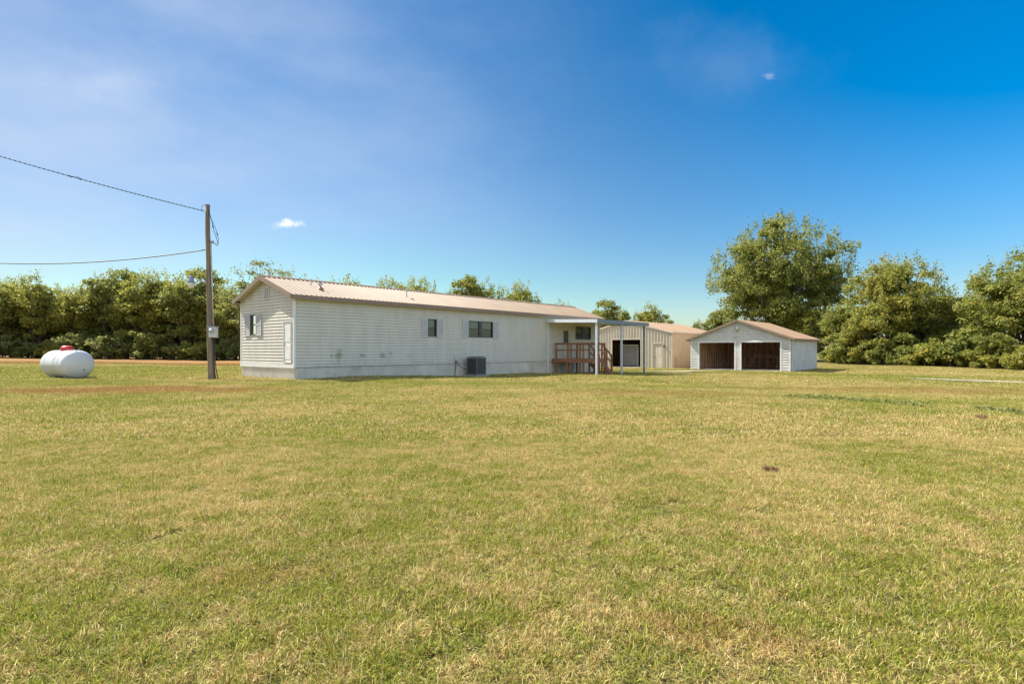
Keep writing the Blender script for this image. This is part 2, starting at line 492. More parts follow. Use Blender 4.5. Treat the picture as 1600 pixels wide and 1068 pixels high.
def leaf_mat(name, dark, light, accent, trans=0.46):
    m = bpy.data.materials.new(name); m.use_nodes = True
    T = NT(m.node_tree); T.n.clear()
    r = T.node('ShaderNodeAttribute', attribute_name='rnd').outputs['Fac']
    q = T.node('ShaderNodeAttribute', attribute_name='rndb').outputs['Fac']
    oi = T.node('ShaderNodeObjectInfo').outputs['Random']
    p = T.node('ShaderNodeNewGeometry').outputs['Position']
    n = T.noise(p, 0.35, 2.0, 0.5)
    f = T.math('ADD', T.math('MULTIPLY', r, 0.7), T.math('MULTIPLY', T.math('ADD', T.smooth(n, 0.32, 0.68), T.math('MULTIPLY', oi, 0.5)), 0.32), clamp=True)
    c = T.mix(f, dark, light)
    c = T.mix(T.smooth(q, 0.80, 0.95), c, accent)
    d = T.node('ShaderNodeBsdfPrincipled'); T.put(d.inputs['Base Color'], c)
    d.inputs['Roughness'].default_value = 0.55; d.inputs['Specular IOR Level'].default_value = 0.3
    t = T.node('ShaderNodeBsdfTranslucent'); T.put(t.inputs[0], T.mix(0.5, c, (0.22, 0.27, 0.05), 'ADD'))
    mx = T.node('ShaderNodeMixShader'); mx.inputs[0].default_value = trans
    T.l.new(d.outputs[0], mx.inputs[1]); T.l.new(t.outputs[0], mx.inputs[2])
    o = T.node('ShaderNodeOutputMaterial'); T.l.new(mx.outputs[0], o.inputs[0])
    return m


L_YELLOW = leaf_mat('yellowing_leaves', (0.105, 0.145, 0.046), (0.350, 0.325, 0.060), (0.46, 0.36, 0.08))
L_GREEN = leaf_mat('mid_green_leaves', (0.085, 0.125, 0.046), (0.285, 0.290, 0.062), (0.40, 0.32, 0.08))
L_BUSH = leaf_mat('bush_leaves', (0.090, 0.115, 0.046), (0.235, 0.245, 0.080), (0.32, 0.29, 0.10))
L_PALE = leaf_mat('pale_bush_leaves', (0.09, 0.115, 0.03), (0.22, 0.235, 0.055), (0.30, 0.28, 0.08))
M_BARK = mat('tree_bark', (0.13, 0.105, 0.08), 0.9, var=0.4, vscale=3.0, bump=0.6, bscale=12, stretch=(4, 4, 0.5))


# ------------------------------------------------------------------ ground
def build_ground():
    def axis(lo, hi, dense_lo, dense_hi, step):
        a = list(np.arange(dense_lo, dense_hi + 1e-6, step))
        s = step; v = dense_hi
        while v < hi: s *= 1.35; v += s; a.append(v)
        s = step; v = dense_lo
        while v > lo: s *= 1.35; v -= s; a.insert(0, v)
        return np.array(a)
    xs = axis(-1500, 1500, -60, 60, 0.8); ys = axis(-60, 2500, -6, 90, 0.8)
    X, Y = np.meshgrid(xs, ys); Z = ground_z(X, Y)
    nx, ny = len(xs), len(ys)
    co = np.stack([X, Y, Z - 0.015], -1).reshape(-1, 3)
    idx = np.arange(nx * ny).reshape(ny, nx)
    q = np.stack([idx[:-1, :-1], idx[:-1, 1:], idx[1:, 1:], idx[1:, :-1]], -1).reshape(-1, 4)
    me = mesh_np('ground', co, q)
    me.polygons.foreach_set('use_smooth', np.ones(len(q), bool))
    me.materials.append(ground_mat())
    o = bpy.data.objects.new('ground', me); COL.objects.link(o)
    tag(o, 'patchy dry yellow green lawn around the buildings', None, None, 'structure')


def mesh_np(name, co, faces):
    co = np.asarray(co, np.float32); faces = np.asarray(faces, np.int32)
    me = bpy.data.meshes.new(name)
    me.vertices.add(len(co)); me.vertices.foreach_set('co', co.ravel())
    k = faces.shape[1]
    me.loops.add(faces.size); me.loops.foreach_set('vertex_index', faces.ravel())
    me.polygons.add(len(faces)); me.polygons.foreach_set('loop_start', np.arange(0, faces.size, k, dtype=np.int32))
    me.update(calc_edges=True)
    return me


build_ground()

# gravel track: a ribbon lying on the lawn
def ribbon(name, pts, width, label, material, lift=0.035, seed=3):
    rng = random.Random(seed)
    P = [Vector((p[0], p[1], 0)) for p in pts]
    dense = []
    for i in range(len(P) - 1):
        n = max(2, int((P[i + 1] - P[i]).length / 0.4))
        for k in range(n): dense.append(P[i].lerp(P[i + 1], k / n))
    dense.append(P[-1])
    m = MB(); prev = None
    for i, p in enumerate(dense):
        d = (dense[min(i + 1, len(dense) - 1)] - dense[max(0, i - 1)]).normalized()
        s = Vector((-d.y, d.x, 0))
        w = width / 2 * (1 + 0.35 * mnoise.noise(Vector((i * 0.31, seed, 0)))) * min(1, 0.15 + i / 6, 0.15 + (len(dense) - 1 - i) / 6)
        row = []
        for k in (-1, -0.5, 0, 0.5, 1):
            q = p + s * (w * k * (1 + rng.uniform(-.15, .15)))
            row.append((q.x, q.y, gz(q.x, q.y) + lift))
        n = m.pts(row)
        if prev is not None:
            for k in range(4): m.f.append((prev + k, prev + k + 1, n + k + 1, n + k))
        prev = n
    o = m.build(name, material, None, smooth=True, fix=False)
    return tag(o, label, None, None, 'structure')


TRACK_FAR = [(9.6, 44.2), (11.5, 43.9), (13.8, 43.6), (15.6, 43.2)]
TRACK_NEAR = [(22.2, 32.4), (24.0, 30.7), (26.0, 28.4), (28.6, 25.6), (31, 22.5)]
ribbon('path', TRACK_FAR, 1.3, 'pale gravel strip in the grass in front of the metal shed', M_GRAVEL)
ribbon('path', TRACK_NEAR, 1.0, 'narrow pale path crossing the lawn towards the frame edge', M_CONCRETE, seed=8)


# ------------------------------------------------------------------ wall and roof builders
def lap_wall(m, z0, z1, course, extent, openings=(), lap=0.040):
    """courses of lap siding; extent(z) -> (a0, a1); openings are (a0, a1, z0, z1); b is outward"""
    cuts = sorted({z0, z1, *[o[2] for o in openings], *[o[3] for o in openings]})
    k0 = 0
    z = z0
    while z < z1 - 1e-5:
        zt = min(z + course, z1)
        sub = sorted({z, zt, *[c for c in cuts if z + 1e-4 < c < zt - 1e-4], *([z + course * 0.6] if z + course * 0.6 < zt - 1e-3 else [])})
        for lo, hi in zip(sub, sub[1:]):
            b0, b1 = (lap * ((1 - 0.30 * ((h - z) / course) / 0.6) if (h - z) / course <= 0.601 else 0.70 * (1 - (h - z) / course) / 0.4) for h in (lo, hi))
            al, ar = extent(lo); bl, br = extent(hi)
            mid = (lo + hi) / 2
            op = sorted((o[0], o[1]) for o in openings if o[2] < mid < o[3])
            left = [(al, bl)]; segs = []
            cur = (al, bl)
            for a, b in op:
                segs.append((cur, (a, a))); cur = (b, b)
            segs.append((cur, (ar, br)))
            for (l0, l1), (r0, r1) in segs:
                if r0 - l0 < 1e-3 and r1 - l1 < 1e-3: continue
                m.face((l0, b0, lo), (r0, b0, lo), (r1, b1, hi), (l1, b1, hi))
                if lo == z: m.face((l0, 0, lo), (r0, 0, lo), (r0, b0, lo), (l0, b0, lo))
        z = zt


def ribbed_wall(m, a0, a1, z0, ztop, openings=(), pitch=0.3, rib=0.036, rw=0.10):
    """vertical ribbed steel; ztop(a) -> height; b outward"""
    prof = []
    a = a0
    while a < a1 - 1e-4:
        for da, b in ((0, 0), (pitch - rw, 0), (pitch - rw * 0.78, rib), (pitch - rw * 0.22, rib)):
            if a + da < a1: prof.append((a + da, b))
        a += pitch
    prof.append((a1, 0))
    for o in openings:
        for e in (o[0], o[1]):
            if not any(abs(p[0] - e) < 1e-4 for p in prof):
                for i in range(len(prof) - 1):
                    if prof[i][0] < e < prof[i + 1][0]:
                        f = (e - prof[i][0]) / (prof[i + 1][0] - prof[i][0])
                        prof.insert(i + 1, (e, prof[i][1] * (1 - f) + prof[i + 1][1] * f)); break
    for (p, bp), (q, bq) in zip(prof, prof[1:]):
        mid = (p + q) / 2
        spans = [(z0, None)]
        for o in openings:
            if o[0] < mid < o[1]:
                new = []
                for lo, hi in spans:
                    if o[2] > lo + 1e-3: new.append((lo, o[2]))
                    new.append((o[3], hi))
                spans = new
        for lo, hi in spans:
            m.face((p, bp, lo), (q, bq, lo), (q, bq, ztop(q) if hi is None else hi), (p, bp, ztop(p) if hi is None else hi))


def roof_slope(m, x0, x1, ye, ze, yr, zr, pitch=0.23, rib=0.022, th=0.02, rw=0.05):
    """ribbed panel roof slope in building coordinates: eave line y=ye,z=ze, ridge line y=yr,z=zr"""
    prof = []; x = x0
    while x < x1 - 1e-4:
        for dx, b in ((0, 0), (pitch - rw, 0), (pitch - rw * 0.7, rib), (pitch - rw * 0.3, rib)):
            if x + dx < x1: prof.append((x + dx, b))
        x += pitch
    prof.append((x1, 0))
    d = Vector((0, yr - ye, zr - ze)).normalized(); n = Vector((0, -d.z, d.y))
    if n.z < 0: n = -n
    for (p, bp), (q, bq) in zip(prof, prof[1:]):
        A = [Vector((p, ye, ze)) + n * (th + bp), Vector((q, ye, ze)) + n * (th + bq), Vector((q, yr, zr)) + n * (th + bq), Vector((p, yr, zr)) + n * (th + bp)]
        m.face(*A)
        m.face(Vector((p, ye, ze)), Vector((q, ye, ze)), A[1], A[0])
    m.face((x0, ye, ze), (x1, ye, ze), (x1, yr, zr), (x0, yr, zr))


def face_front(x, y, z): return (x, -y, z)            # long wall: a along x, outward -y
def face_end(a, b, z): return (-b, a, z)              # end wall: a along y, outward -x


def window(parent, f, a0, a1, z0, z1, sashes=1, blind=True, mullion=0.14, label=None, frame_mat=None):
    """double-hung window: frame (> pane, sash_rail, blind); f maps (along, outward, up)"""
    fm = frame_mat or M_DARKFRAME
    m = MB(f); w = 0.045
    m.box(a0, a0 + w, -0.06, 0.05, z0, z1); m.box(a1 - w, a1, -0.06, 0.05, z0, z1)
    m.box(a0 + w, a1 - w, -0.06, 0.05, z1 - w, z1); m.box(a0 + w, a1 - w, -0.06, 0.055, z0, z0 + w)
    fr = m.build('window', fm, parent)
    if label: fr['label'] = label
    inner0, inner1 = a0 + w, a1 - w
    n = sashes; wid = (inner1 - inner0 - mullion * (n - 1)) / n
    rail = MB(f); gl = MB(f); bl = MB(f)
    zm = (z0 + z1) / 2
    for k in range(n):
        s0 = inner0 + k * (wid + mullion); s1 = s0 + wid
        rail.box(s0, s1, -0.035, 0.012, zm - 0.025, zm + 0.025)
        if k < n - 1: rail.box(s1, s1 + mullion, -0.05, 0.022, z0 + w, z1 - w)
        gl.face((s0, -0.02, z0 + w), (s1, -0.02, z0 + w), (s1, -0.02, z1 - w), (s0, -0.02, z1 - w))
        if blind:
            zz = zm + 0.03
            while zz < z1 - w:
                bl.face((s0, -0.085, zz), (s1, -0.085, zz), (s1, -0.070, min(zz + 0.045, z1 - w)), (s0, -0.070, min(zz + 0.045, z1 - w))); zz += 0.045
    rail.build('sash_rail', fm, fr)
    gl.build('pane', M_GLASS, fr, fix=False)
    if blind: bl.build('blind', M_BLIND, fr, fix=False)
    return fr


def shutter(parent, f, a0, a1, z0, z1):
    m = MB(lambda a, b, z: f(a, b + 0.03, z))
    m.box(a0, a0 + 0.05, 0.012, 0.045, z0, z1); m.box(a1 - 0.05, a1, 0.012, 0.045, z0, z1)
    for c0, c1 in ((z0, z0 + 0.06), ((z0 + z1) / 2 - 0.03, (z0 + z1) / 2 + 0.03), (z1 - 0.06, z1)): m.box(a0 + 0.05, a1 - 0.05, 0.012, 0.043, c0, c1)
    z = z0 + 0.07
    while z < z1 - 0.07:
        m.face((a0 + 0.05, 0.038, z), (a1 - 0.05, 0.038, z), (a1 - 0.05, 0.018, z + 0.04), (a0 + 0.05, 0.018, z + 0.04)); z += 0.04
    m.box(a0 + 0.04, a1 - 0.04, 0.006, 0.016, z0 + .03, z1 - .03)
    return m.build('shutter', M_SHUTTER, parent)


# ------------------------------------------------------------------ mobile home
def build_home():
    L, W = 24.0, 4.85
    zs, ze, zr = 0.48, 3.52, 4.50
    ov = 0.30
    t = thing('mobile_home', 'long cream sided mobile home with tan ribbed metal roof', 'house', HOME, ANG)
    pitch = (zr - ze) / (W / 2 + ov)
    zwall = ze + pitch * ov - 0.03                        # wall plate height
    front_op = [(7.31, 7.93, 1.92, 2.84), (10.29, 12.30, 1.94, 2.86), (20.86, 22.80, 1.97, 2.87), (19.28, 20.18, 0.70, 2.76)]
    m = MB(face_front)
    lap_wall(m, zs + 0.02, zwall, 0.135, lambda z: (0, L), front_op)
    m.build('wall', M_SIDING, t, fix=False)
    # end wall facing the lawn, with gable
    def ext(z):
        if z <= zwall: return (0, W)
        d = (z - zwall) / pitch
        return (min(d, W / 2), max(W - d, W / 2))
    end_op = [(3.30, 3.88, 1.92, 2.86), (0.12, 0.80, 0.68, 2.46)]
    m = MB(face_end); lap_wall(m, zs + 0.16, zr - 0.05, 0.135, ext, end_op)
    m.build('wall', M_SIDING, t, fix=False)
    m = MB(lambda a, b, z: (L + b, a, z)); lap_wall(m, zs + 0.02, zr - 0.05, 0.135, ext)
    m.build('wall', M_SIDING, t, fix=False)
    m = MB(lambda a, b, z: (a, W + b, z)); lap_wall(m, zs + 0.02, zwall, 0.135, lambda z: (0, L))
    m.build('wall', M_SIDING, t, fix=False)
    # trim: corner boards and the bright starter band on the end wall
    for (x, y) in ((-0.042, -0.042), (-0.042, W - 0.05), (L - 0.05, -0.042)):
        m = MB(); m.box(x, x + 0.092, y, y + 0.092, zs, zwall + 0.02); m.build('corner_board', M_TRIM, t)
    m = MB(); m.box(-0.050, 0.0, -0.05, W + 0.05, zs - 0.01, zs + 0.15); m.build('base_band', M_TRIM, t)
    # skirting
    m = MB(face_front); ribbed_wall(m, 0.0, L, -0.7, lambda a: zs, pitch=0.15, rib=0.012, rw=0.05); m.build('skirting', M_SKIRT, t, fix=False)
    m = MB(face_end); ribbed_wall(m, 0.0, W, -0.7, lambda a: zs, pitch=0.15, rib=0.012, rw=0.05); m.build('skirting', M_SKIRT, t, fix=False)
    m = MB(); m.box(0.02, L - 0.02, W - 0.02, W, -0.7, zs); m.box(L - 0.02, L, 0.02, W - 0.02, -0.7, zs); m.build('skirting', M_SKIRT, t)
    # roof
    m = MB()
    roof_slope(m, -ov, L + ov, -ov, ze, W / 2, zr); roof_slope(m, -ov, L + ov, W + ov, ze, W / 2, zr)
    rf = m.build('roof', M_ROOF, t, fix=False)
    m = MB()
    for s in (-1, 1):
        m.face((-ov - .02, W / 2, zr + 0.075), (L + ov + .02, W / 2, zr + 0.075), (L + ov + .02, W / 2 + s * 0.16, zr - 0.005), (-ov - .02, W / 2 + s * 0.16, zr - 0.005))
    m.build('ridge_cap', M_ROOF, rf, fix=False)
    m = MB()
    for y in (-ov - 0.025, W + ov + 0.003): m.box(-ov, L + ov, y, y + 0.022, ze - 0.16, ze + 0.012)
    for x in (-ov - 0.026, L + ov + 0.004):
        for ye in (-ov, W + ov):
            n = m.pts([(x, ye, ze - 0.16), (x + 0.022, ye, ze - 0.16), (x + 0.022, W / 2, zr - 0.16), (x, W / 2, zr - 0.16), (x, ye, ze + 0.035), (x + 0.022, ye, ze + 0.035), (x + 0.022, W / 2, zr + 0.035), (x, W / 2, zr + 0.035)])
            for q in ((0, 3, 2, 1), (4, 5, 6, 7), (0, 1, 5, 4), (1, 2, 6, 5), (2, 3, 7, 6), (3, 0, 4, 7)): m.f.append(tuple(n + i for i in q))
    m.build('fascia', M_FASCIA, rf)
    m = MB()
    m.box(-ov, L + ov, -ov, -0.012, ze - 0.10, ze - 0.085); m.box(-ov, L + ov, W + 0.012, W + ov, ze - 0.10, ze - 0.085)
    for (ye, sg) in ((-ov, 1), (W + ov, -1)):
        m.face((-ov, ye, ze - 0.06), (-0.012, ye, ze - 0.06), (-0.012, W / 2, zr - 0.06), (-ov, W / 2, zr - 0.06))
    m.build('soffit', M_SOFFIT, rf)
    # roof pipes
    def rz_(y): return ze + pitch * (y + ov) + 0.02
    m = MB(); y = 0.9
    m.tube([(1.75, y, rz_(y) - 0.02), (1.75, y, rz_(y) + 0.22)], 0.045, 10); m.tube([(1.75, y, rz_(y) + 0.20), (1.75, y, rz_(y) + 0.30)], 0.10, 10)
    v = m.build('roof_vent', M_GALV, rf, smooth=False)
    m = MB(); m.lathe([(0.17, -0.05), (0.15, 0.02), (0.06, 0.12)], 12, (1.75, y, rz_(y))); m.build('flashing', M_COPPER, v)
    m = MB(); y = 0.9; m.tube([(6.7, y, rz_(y) - 0.03), (6.7, y, rz_(y) + 0.36)], 0.03, 8); m.build('vent_pipe', M_GALV, rf)
    m = MB(); m.tube([(1.55, 1.35, rz_(1.35) - 0.03), (1.55, 1.35, rz_(1.35) + 0.35)], 0.025, 8); m.build('vent_pipe', M_GALV, rf)
    # windows with shutters
    window(t, face_front, 7.31, 7.93, 1.92, 2.84)
    shutter(t, face_front, 6.88, 7.30, 1.88, 2.86); shutter(t, face_front, 7.94, 8.36, 1.88, 2.86)
    window(t, face_front, 10.29, 12.30, 1.94, 2.86, 2, mullion=0.24)
    shutter(t, face_front, 9.82, 10.28, 1.90, 2.88); shutter(t, face_front, 12.31, 12.80, 1.90, 2.88)
    window(t, face_front, 20.86, 22.80, 1.97, 2.87, 2)
    window(t, face_end, 3.30, 3.88, 1.92, 2.86, blind=False)
    shutter(t, face_end, 2.79, 3.29, 1.88, 2.88); shutter(t, face_end, 3.89, 4.40, 1.88, 2.88)
    # white utility door on the end wall
    m = MB(lambda a, b, z: face_end(a, b + 0.018, z))
    m.box(0.17, 0.75, -0.03, 0.02, 0.73, 2.41)
    for (a, b_, c, d_) in ((0.24, 0.68, 0.85, 1.45), (0.24, 0.68, 1.58, 2.30)): m.box(a, b_, 0.021, 0.03, c, d_)
    dr = m.build('door', M_TRIM, t)
    m = MB(lambda a, b, z: face_end(a, b + 0.018, z))
    m.box(0.12, 0.17, -0.03, 0.045, 0.68, 2.46); m.box(0.75, 0.80, -0.03, 0.045, 0.68, 2.46); m.box(0.17, 0.75, -0.03, 0.045, 2.41, 2.46); m.box(0.17, 0.75, -0.03, 0.045, 0.68, 0.73)
    m.build('door_frame', M_SHUTTER, dr)
    m = MB(lambda a, b, z: face_end(a, b + 0.018, z)); m.tube([(0.7, 0.03, 1.5), (0.7, 0.07, 1.5)], 0.025, 8); m.build('handle', M_GALV, dr)
    # porch door
    m = MB(face_front); m.box(19.36, 20.10, -0.04, 0.01, 0.72, 2.68)
    dr = m.build('door', M_DOORTAN, t)
    m = MB(face_front); m.box(19.45, 20.0, 0.011, 0.016, 1.7, 2.55); m.build('pane', M_DARKFRAME, dr)
    m = MB(face_front); m.box(19.28, 19.36, -0.04, 0.04, 0.70, 2.76); m.box(20.10, 20.18, -0.04, 0.04, 0.70, 2.76); m.box(19.36, 20.10, -0.04, 0.04, 2.68, 2.76); m.build('door_frame', M_SHUTTER, dr)
    m = MB(face_front); m.tube([(20.0, 0.01, 1.65), (20.0, 0.07, 1.65)], 0.03, 8); m.build('handle', M_GALV, dr)
    # louvred gable vent
    m = MB(lambda a, b, z: face_end(a, b + 0.03, z))
    m.box(2.06, 2.12, 0.0, 0.04, 3.46, 4.05); m.box(2.46, 2.52, 0.0, 0.04, 3.46, 4.05); m.box(2.12, 2.46, 0.0, 0.04, 3.99, 4.05); m.box(2.12, 2.46, 0.0, 0.04, 3.46, 3.52)
    z = 3.53
    while z < 3.97:
        m.face((2.12, 0.036, z), (2.46, 0.036, z), (2.46, 0.012, z + 0.045), (2.12, 0.012, z + 0.045)); z += 0.052
    m.build('gable_vent', M_SHUTTER, t)
    # electrical disconnect with its conduits
    m = MB(face_front); m.box(9.20, 9.38, 0.015, 0.12, 0.64, 0.95)
    b = m.build('disconnect_box', M_BOXGREY, t, bevel=0.008)
    m = MB(face_front)
    m.tube([(9.29, 0.07, 0.64), (9.28, 0.08, 0.30), (9.20, 0.10, -0.05), (9.12, 0.14, -0.25)], 0.018, 6)
    m.tube([(9.33, 0.07, 0.64), (9.45, 0.14, 0.42), (9.62, 0.35, 0.22), (9.85, 0.6, 0.15)], 0.018, 6)
    m.build('conduit', M_WIRE, b)
    return t


build_home()


# ------------------------------------------------------------------ things along the house
def home_pt(t_, d, z=0.0):
    p = HOME + U * t_ - V * d
    return Vector((p.x, p.y, z))


def build_condenser():
    p = home_pt(10.2, 0.75)
    t = thing('condenser_unit', 'dark grey air conditioning unit on a pad against the mobile home', 'air conditioner', (p.x, p.y, gz(p.x, p.y)), ANG)
    m = MB(); m.box(-0.5, 0.5, -0.5, 0.5, -0.03, 0.07); m.build('pad', M_CONCRETE, t)
    h = 0.37
    m = MB(); m.box(-h + .03, h - .03, -h + .03, h - .03, 0.08, 0.98); m.build('coil', M_ACFIN, t)
    m = MB()
    for x in (-h, h - 0.05):
        for y in (-h, h - 0.05): m.box(x, x + 0.05, y, y + 0.05, 0.07, 1.0)
    m.box(-h, h, -h, h, 1.0, 1.05); m.box(-h + .02, h - .02, -h + .02, h - .02, 0.072, 0.16)
    m.build('cabinet', M_ACGREY, t)
    m = MB()
    for k in range(17):
        z = 0.19 + k * 0.048
        m.box(-h + .05, h - .05, -h + 0.002, -h + 0.02, z, z + 0.012); m.box(-h + 0.002, -h + 0.02, -h + .05, h - .05, z, z + 0.012)
    m.build('louvre', M_ACGREY, t)
    m = MB()
    for r in (0.10, 0.2, 0.3, 0.38):
        m.tube([(r * math.cos(a), r * math.sin(a), 1.065) for a in np.linspace(0, 2 * math.pi, 25)], 0.006, 5, False)
    m.build('fan_guard', M_ACFIN, t)


def build_awning():
    t = thing('porch_awning', 'flat white metal awning on slim white posts over the porch', 'awning', HOME, ANG)
    x0, x1, d = 17.5, 24.1, 3.9
    zi, zo = 3.12, 3.0
    m = MB(face_front)
    n = int((x1 - x0) / 0.3)
    for k in range(n):                                   # flat pans with standing seams
        a = x0 + (x1 - x0) * k / n; b = x0 + (x1 - x0) * (k + 1) / n
        for dz in (0.0, 0.03):
            m.face((a, 0.02, zi + dz), (b, 0.02, zi + dz), (b, d, zo + dz), (a, d, zo + dz))
        m.face((a, 0.02, zi + .03), (a, 0.02, zi + .075), (a, d, zo + .075), (a, d, zo + .03))
    m.build('roof_panel', M_AWNING, t, fix=False)
    for a in (x0 - 0.04, x1):
        m = MB(face_front)
        q = m.pts([(a, 0.02, zi - 0.10), (a + 0.04, 0.02, zi - 0.10), (a + 0.04, d, zo - 0.10), (a, d, zo - 0.10), (a, 0.02, zi + 0.10), (a + 0.04, 0.02, zi + 0.10), (a + 0.04, d, zo + 0.10), (a, d, zo + 0.10)])
        for f in ((0, 3, 2, 1), (4, 5, 6, 7), (0, 1, 5, 4), (1, 2, 6, 5), (2, 3, 7, 6), (3, 0, 4, 7)): m.f.append(tuple(q + i for i in f))
        m.build('fascia', M_AWNING, t)
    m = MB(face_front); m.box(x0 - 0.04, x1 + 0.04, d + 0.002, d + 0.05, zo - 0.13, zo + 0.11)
    m.build('gutter', M_SHADE_GREY, t)['label'] = 'gutter edge toned blue grey for its shade'
    for (a, b) in ((x0 + 0.06, 0.10), (x0 + 0.06, d - 0.1), (x0 + 3.1, d - 0.1), (x0 + 6.2, d - 0.1)):
        p = home_pt(a, b); z0 = gz(p.x, p.y)
        m = MB(face_front); m.box(a - 0.05, a + 0.05, b - 0.05, b + 0.05, z0 - 0.1, (zi if b < 1 else zo) - 0.005)
        m.box(a - 0.08, a + 0.08, b - 0.08, b + 0.08, z0 - 0.02, z0 + 0.03)
        pm = m.build('post', M_SHADE_GREY if a > x0 + 5 else M_POSTWHITE, t)  # end post gets the darker tone that stands in for shade
        if a > x0 + 5: pm['label'] = 'awning post toned blue grey for its shade'


def build_deck():
    t = thing('porch_deck', 'red brown wooden porch deck with railings and steps under the awning', 'deck', HOME, ANG)
    x0, x1, d1, d2, zf = 18.1, 20.7, 2.55, 3.6, 0.66
    m = MB(face_front)
    a = x0
    while a < x1 - 0.05:                                  # boards run outwards
        dd = d2 if a < x0 + 0.45 else d1
        m.box(a, a + 0.135, 0.03, dd, zf - 0.035, zf); a += 0.143
    m.build('floor_boards', M_REDWOOD, t)
    m = MB(face_front)
    m.box(x0 - 0.045, x0 - 0.002, 0.03, d2 + .02, zf - 0.24, zf + 0.01); m.box(x0, x1, d1 + 0.002, d1 + 0.045, zf - 0.24, zf - 0.04)
    m.box(x0, x0 + 0.45, d2 + 0.002, d2 + 0.045, zf - 0.24, zf - 0.002); m.box(x1 + 0.002, x1 + 0.045, 0.03, d1, zf - 0.24, zf + 0.01)
    m.build('rim_board', M_REDWOOD, t)
    zt = zf + 0.99

    def post(a, b, top=zt):
        p = home_pt(a, b); m = MB(face_front)
        m.box(a - 0.045, a + 0.045, b - 0.045, b + 0.045, gz(p.x, p.y) - 0.1, top); m.build('post', M_REDWOOD, t)
    for b in (0.35, 1.25, 1.5, 2.2, 2.45, d2 - 0.05): post(x0 + 0.05, b)
    post(x1 - 0.05, d1 - 0.05); post(x1 - 0.05, 0.3); post(x0 + 0.5, d1 + 0.06); post(x0 + 0.5, d2 - 0.05)
    m = MB(face_front)
    for z, h in ((zt, 0.045), (zf + 0.52, 0.09), (zt - 0.08, 0.09)):
        w = 0.07 if h < 0.05 else 0.02
        m.box(x0 + 0.05 - w, x0 + 0.05 + w, 0.25, d2, z, z + h)
        m.box(x0 + 1.45, x1, d1 - 0.05 - w, d1 - 0.05 + w, z + .002, z + h + .002)
        m.box(x1 - 0.05 - w, x1 - 0.05 + w, 0.25, d1 - 0.12, z, z + h)
    m.build('railing', M_REDWOOD, t)
    # steps run down along the house wall direction
    m = MB(face_front); n = 4; run = 0.30; z1 = -0.32
    rise = (zf - z1) / (n + 1)
    for k in range(n):
        m.box(x0 + 0.46 + k * run, x0 + 0.46 + (k + 1) * run, d1 + 0.10, d2 - 0.10, zf - rise * (k + 1) - 0.04, zf - rise * (k + 1))
    m.build('stair_tread', M_REDWOOD, t)
    for b in (d1 + 0.06, d2 - 0.06):
        m = MB(face_front); m.beam((x0 + 0.4, b, zf - 0.12), (x0 + 0.46 + (n + 0.3) * run, b, z1), 0.04, 0.24); m.build('stringer', M_REDWOOD, t)
        m = MB(face_front)
        m.beam((x0 + 0.45, b, zt - 0.02), (x0 + 0.5 + n * run, b, zt - 0.78), 0.09, 0.05)
        m.beam((x0 + 0.45, b, zf + 0.5), (x0 + 0.5 + n * run, b, zf - 0.26), 0.04, 0.10)
        m.build('stair_rail', M_REDWOOD, t)
        post(x0 + 0.48 + n * run, b, zt - 0.72)
        post(x0 + 0.48 + n * run * 0.5, b, zt - 0.38)


build_condenser()
build_awning()
build_deck()


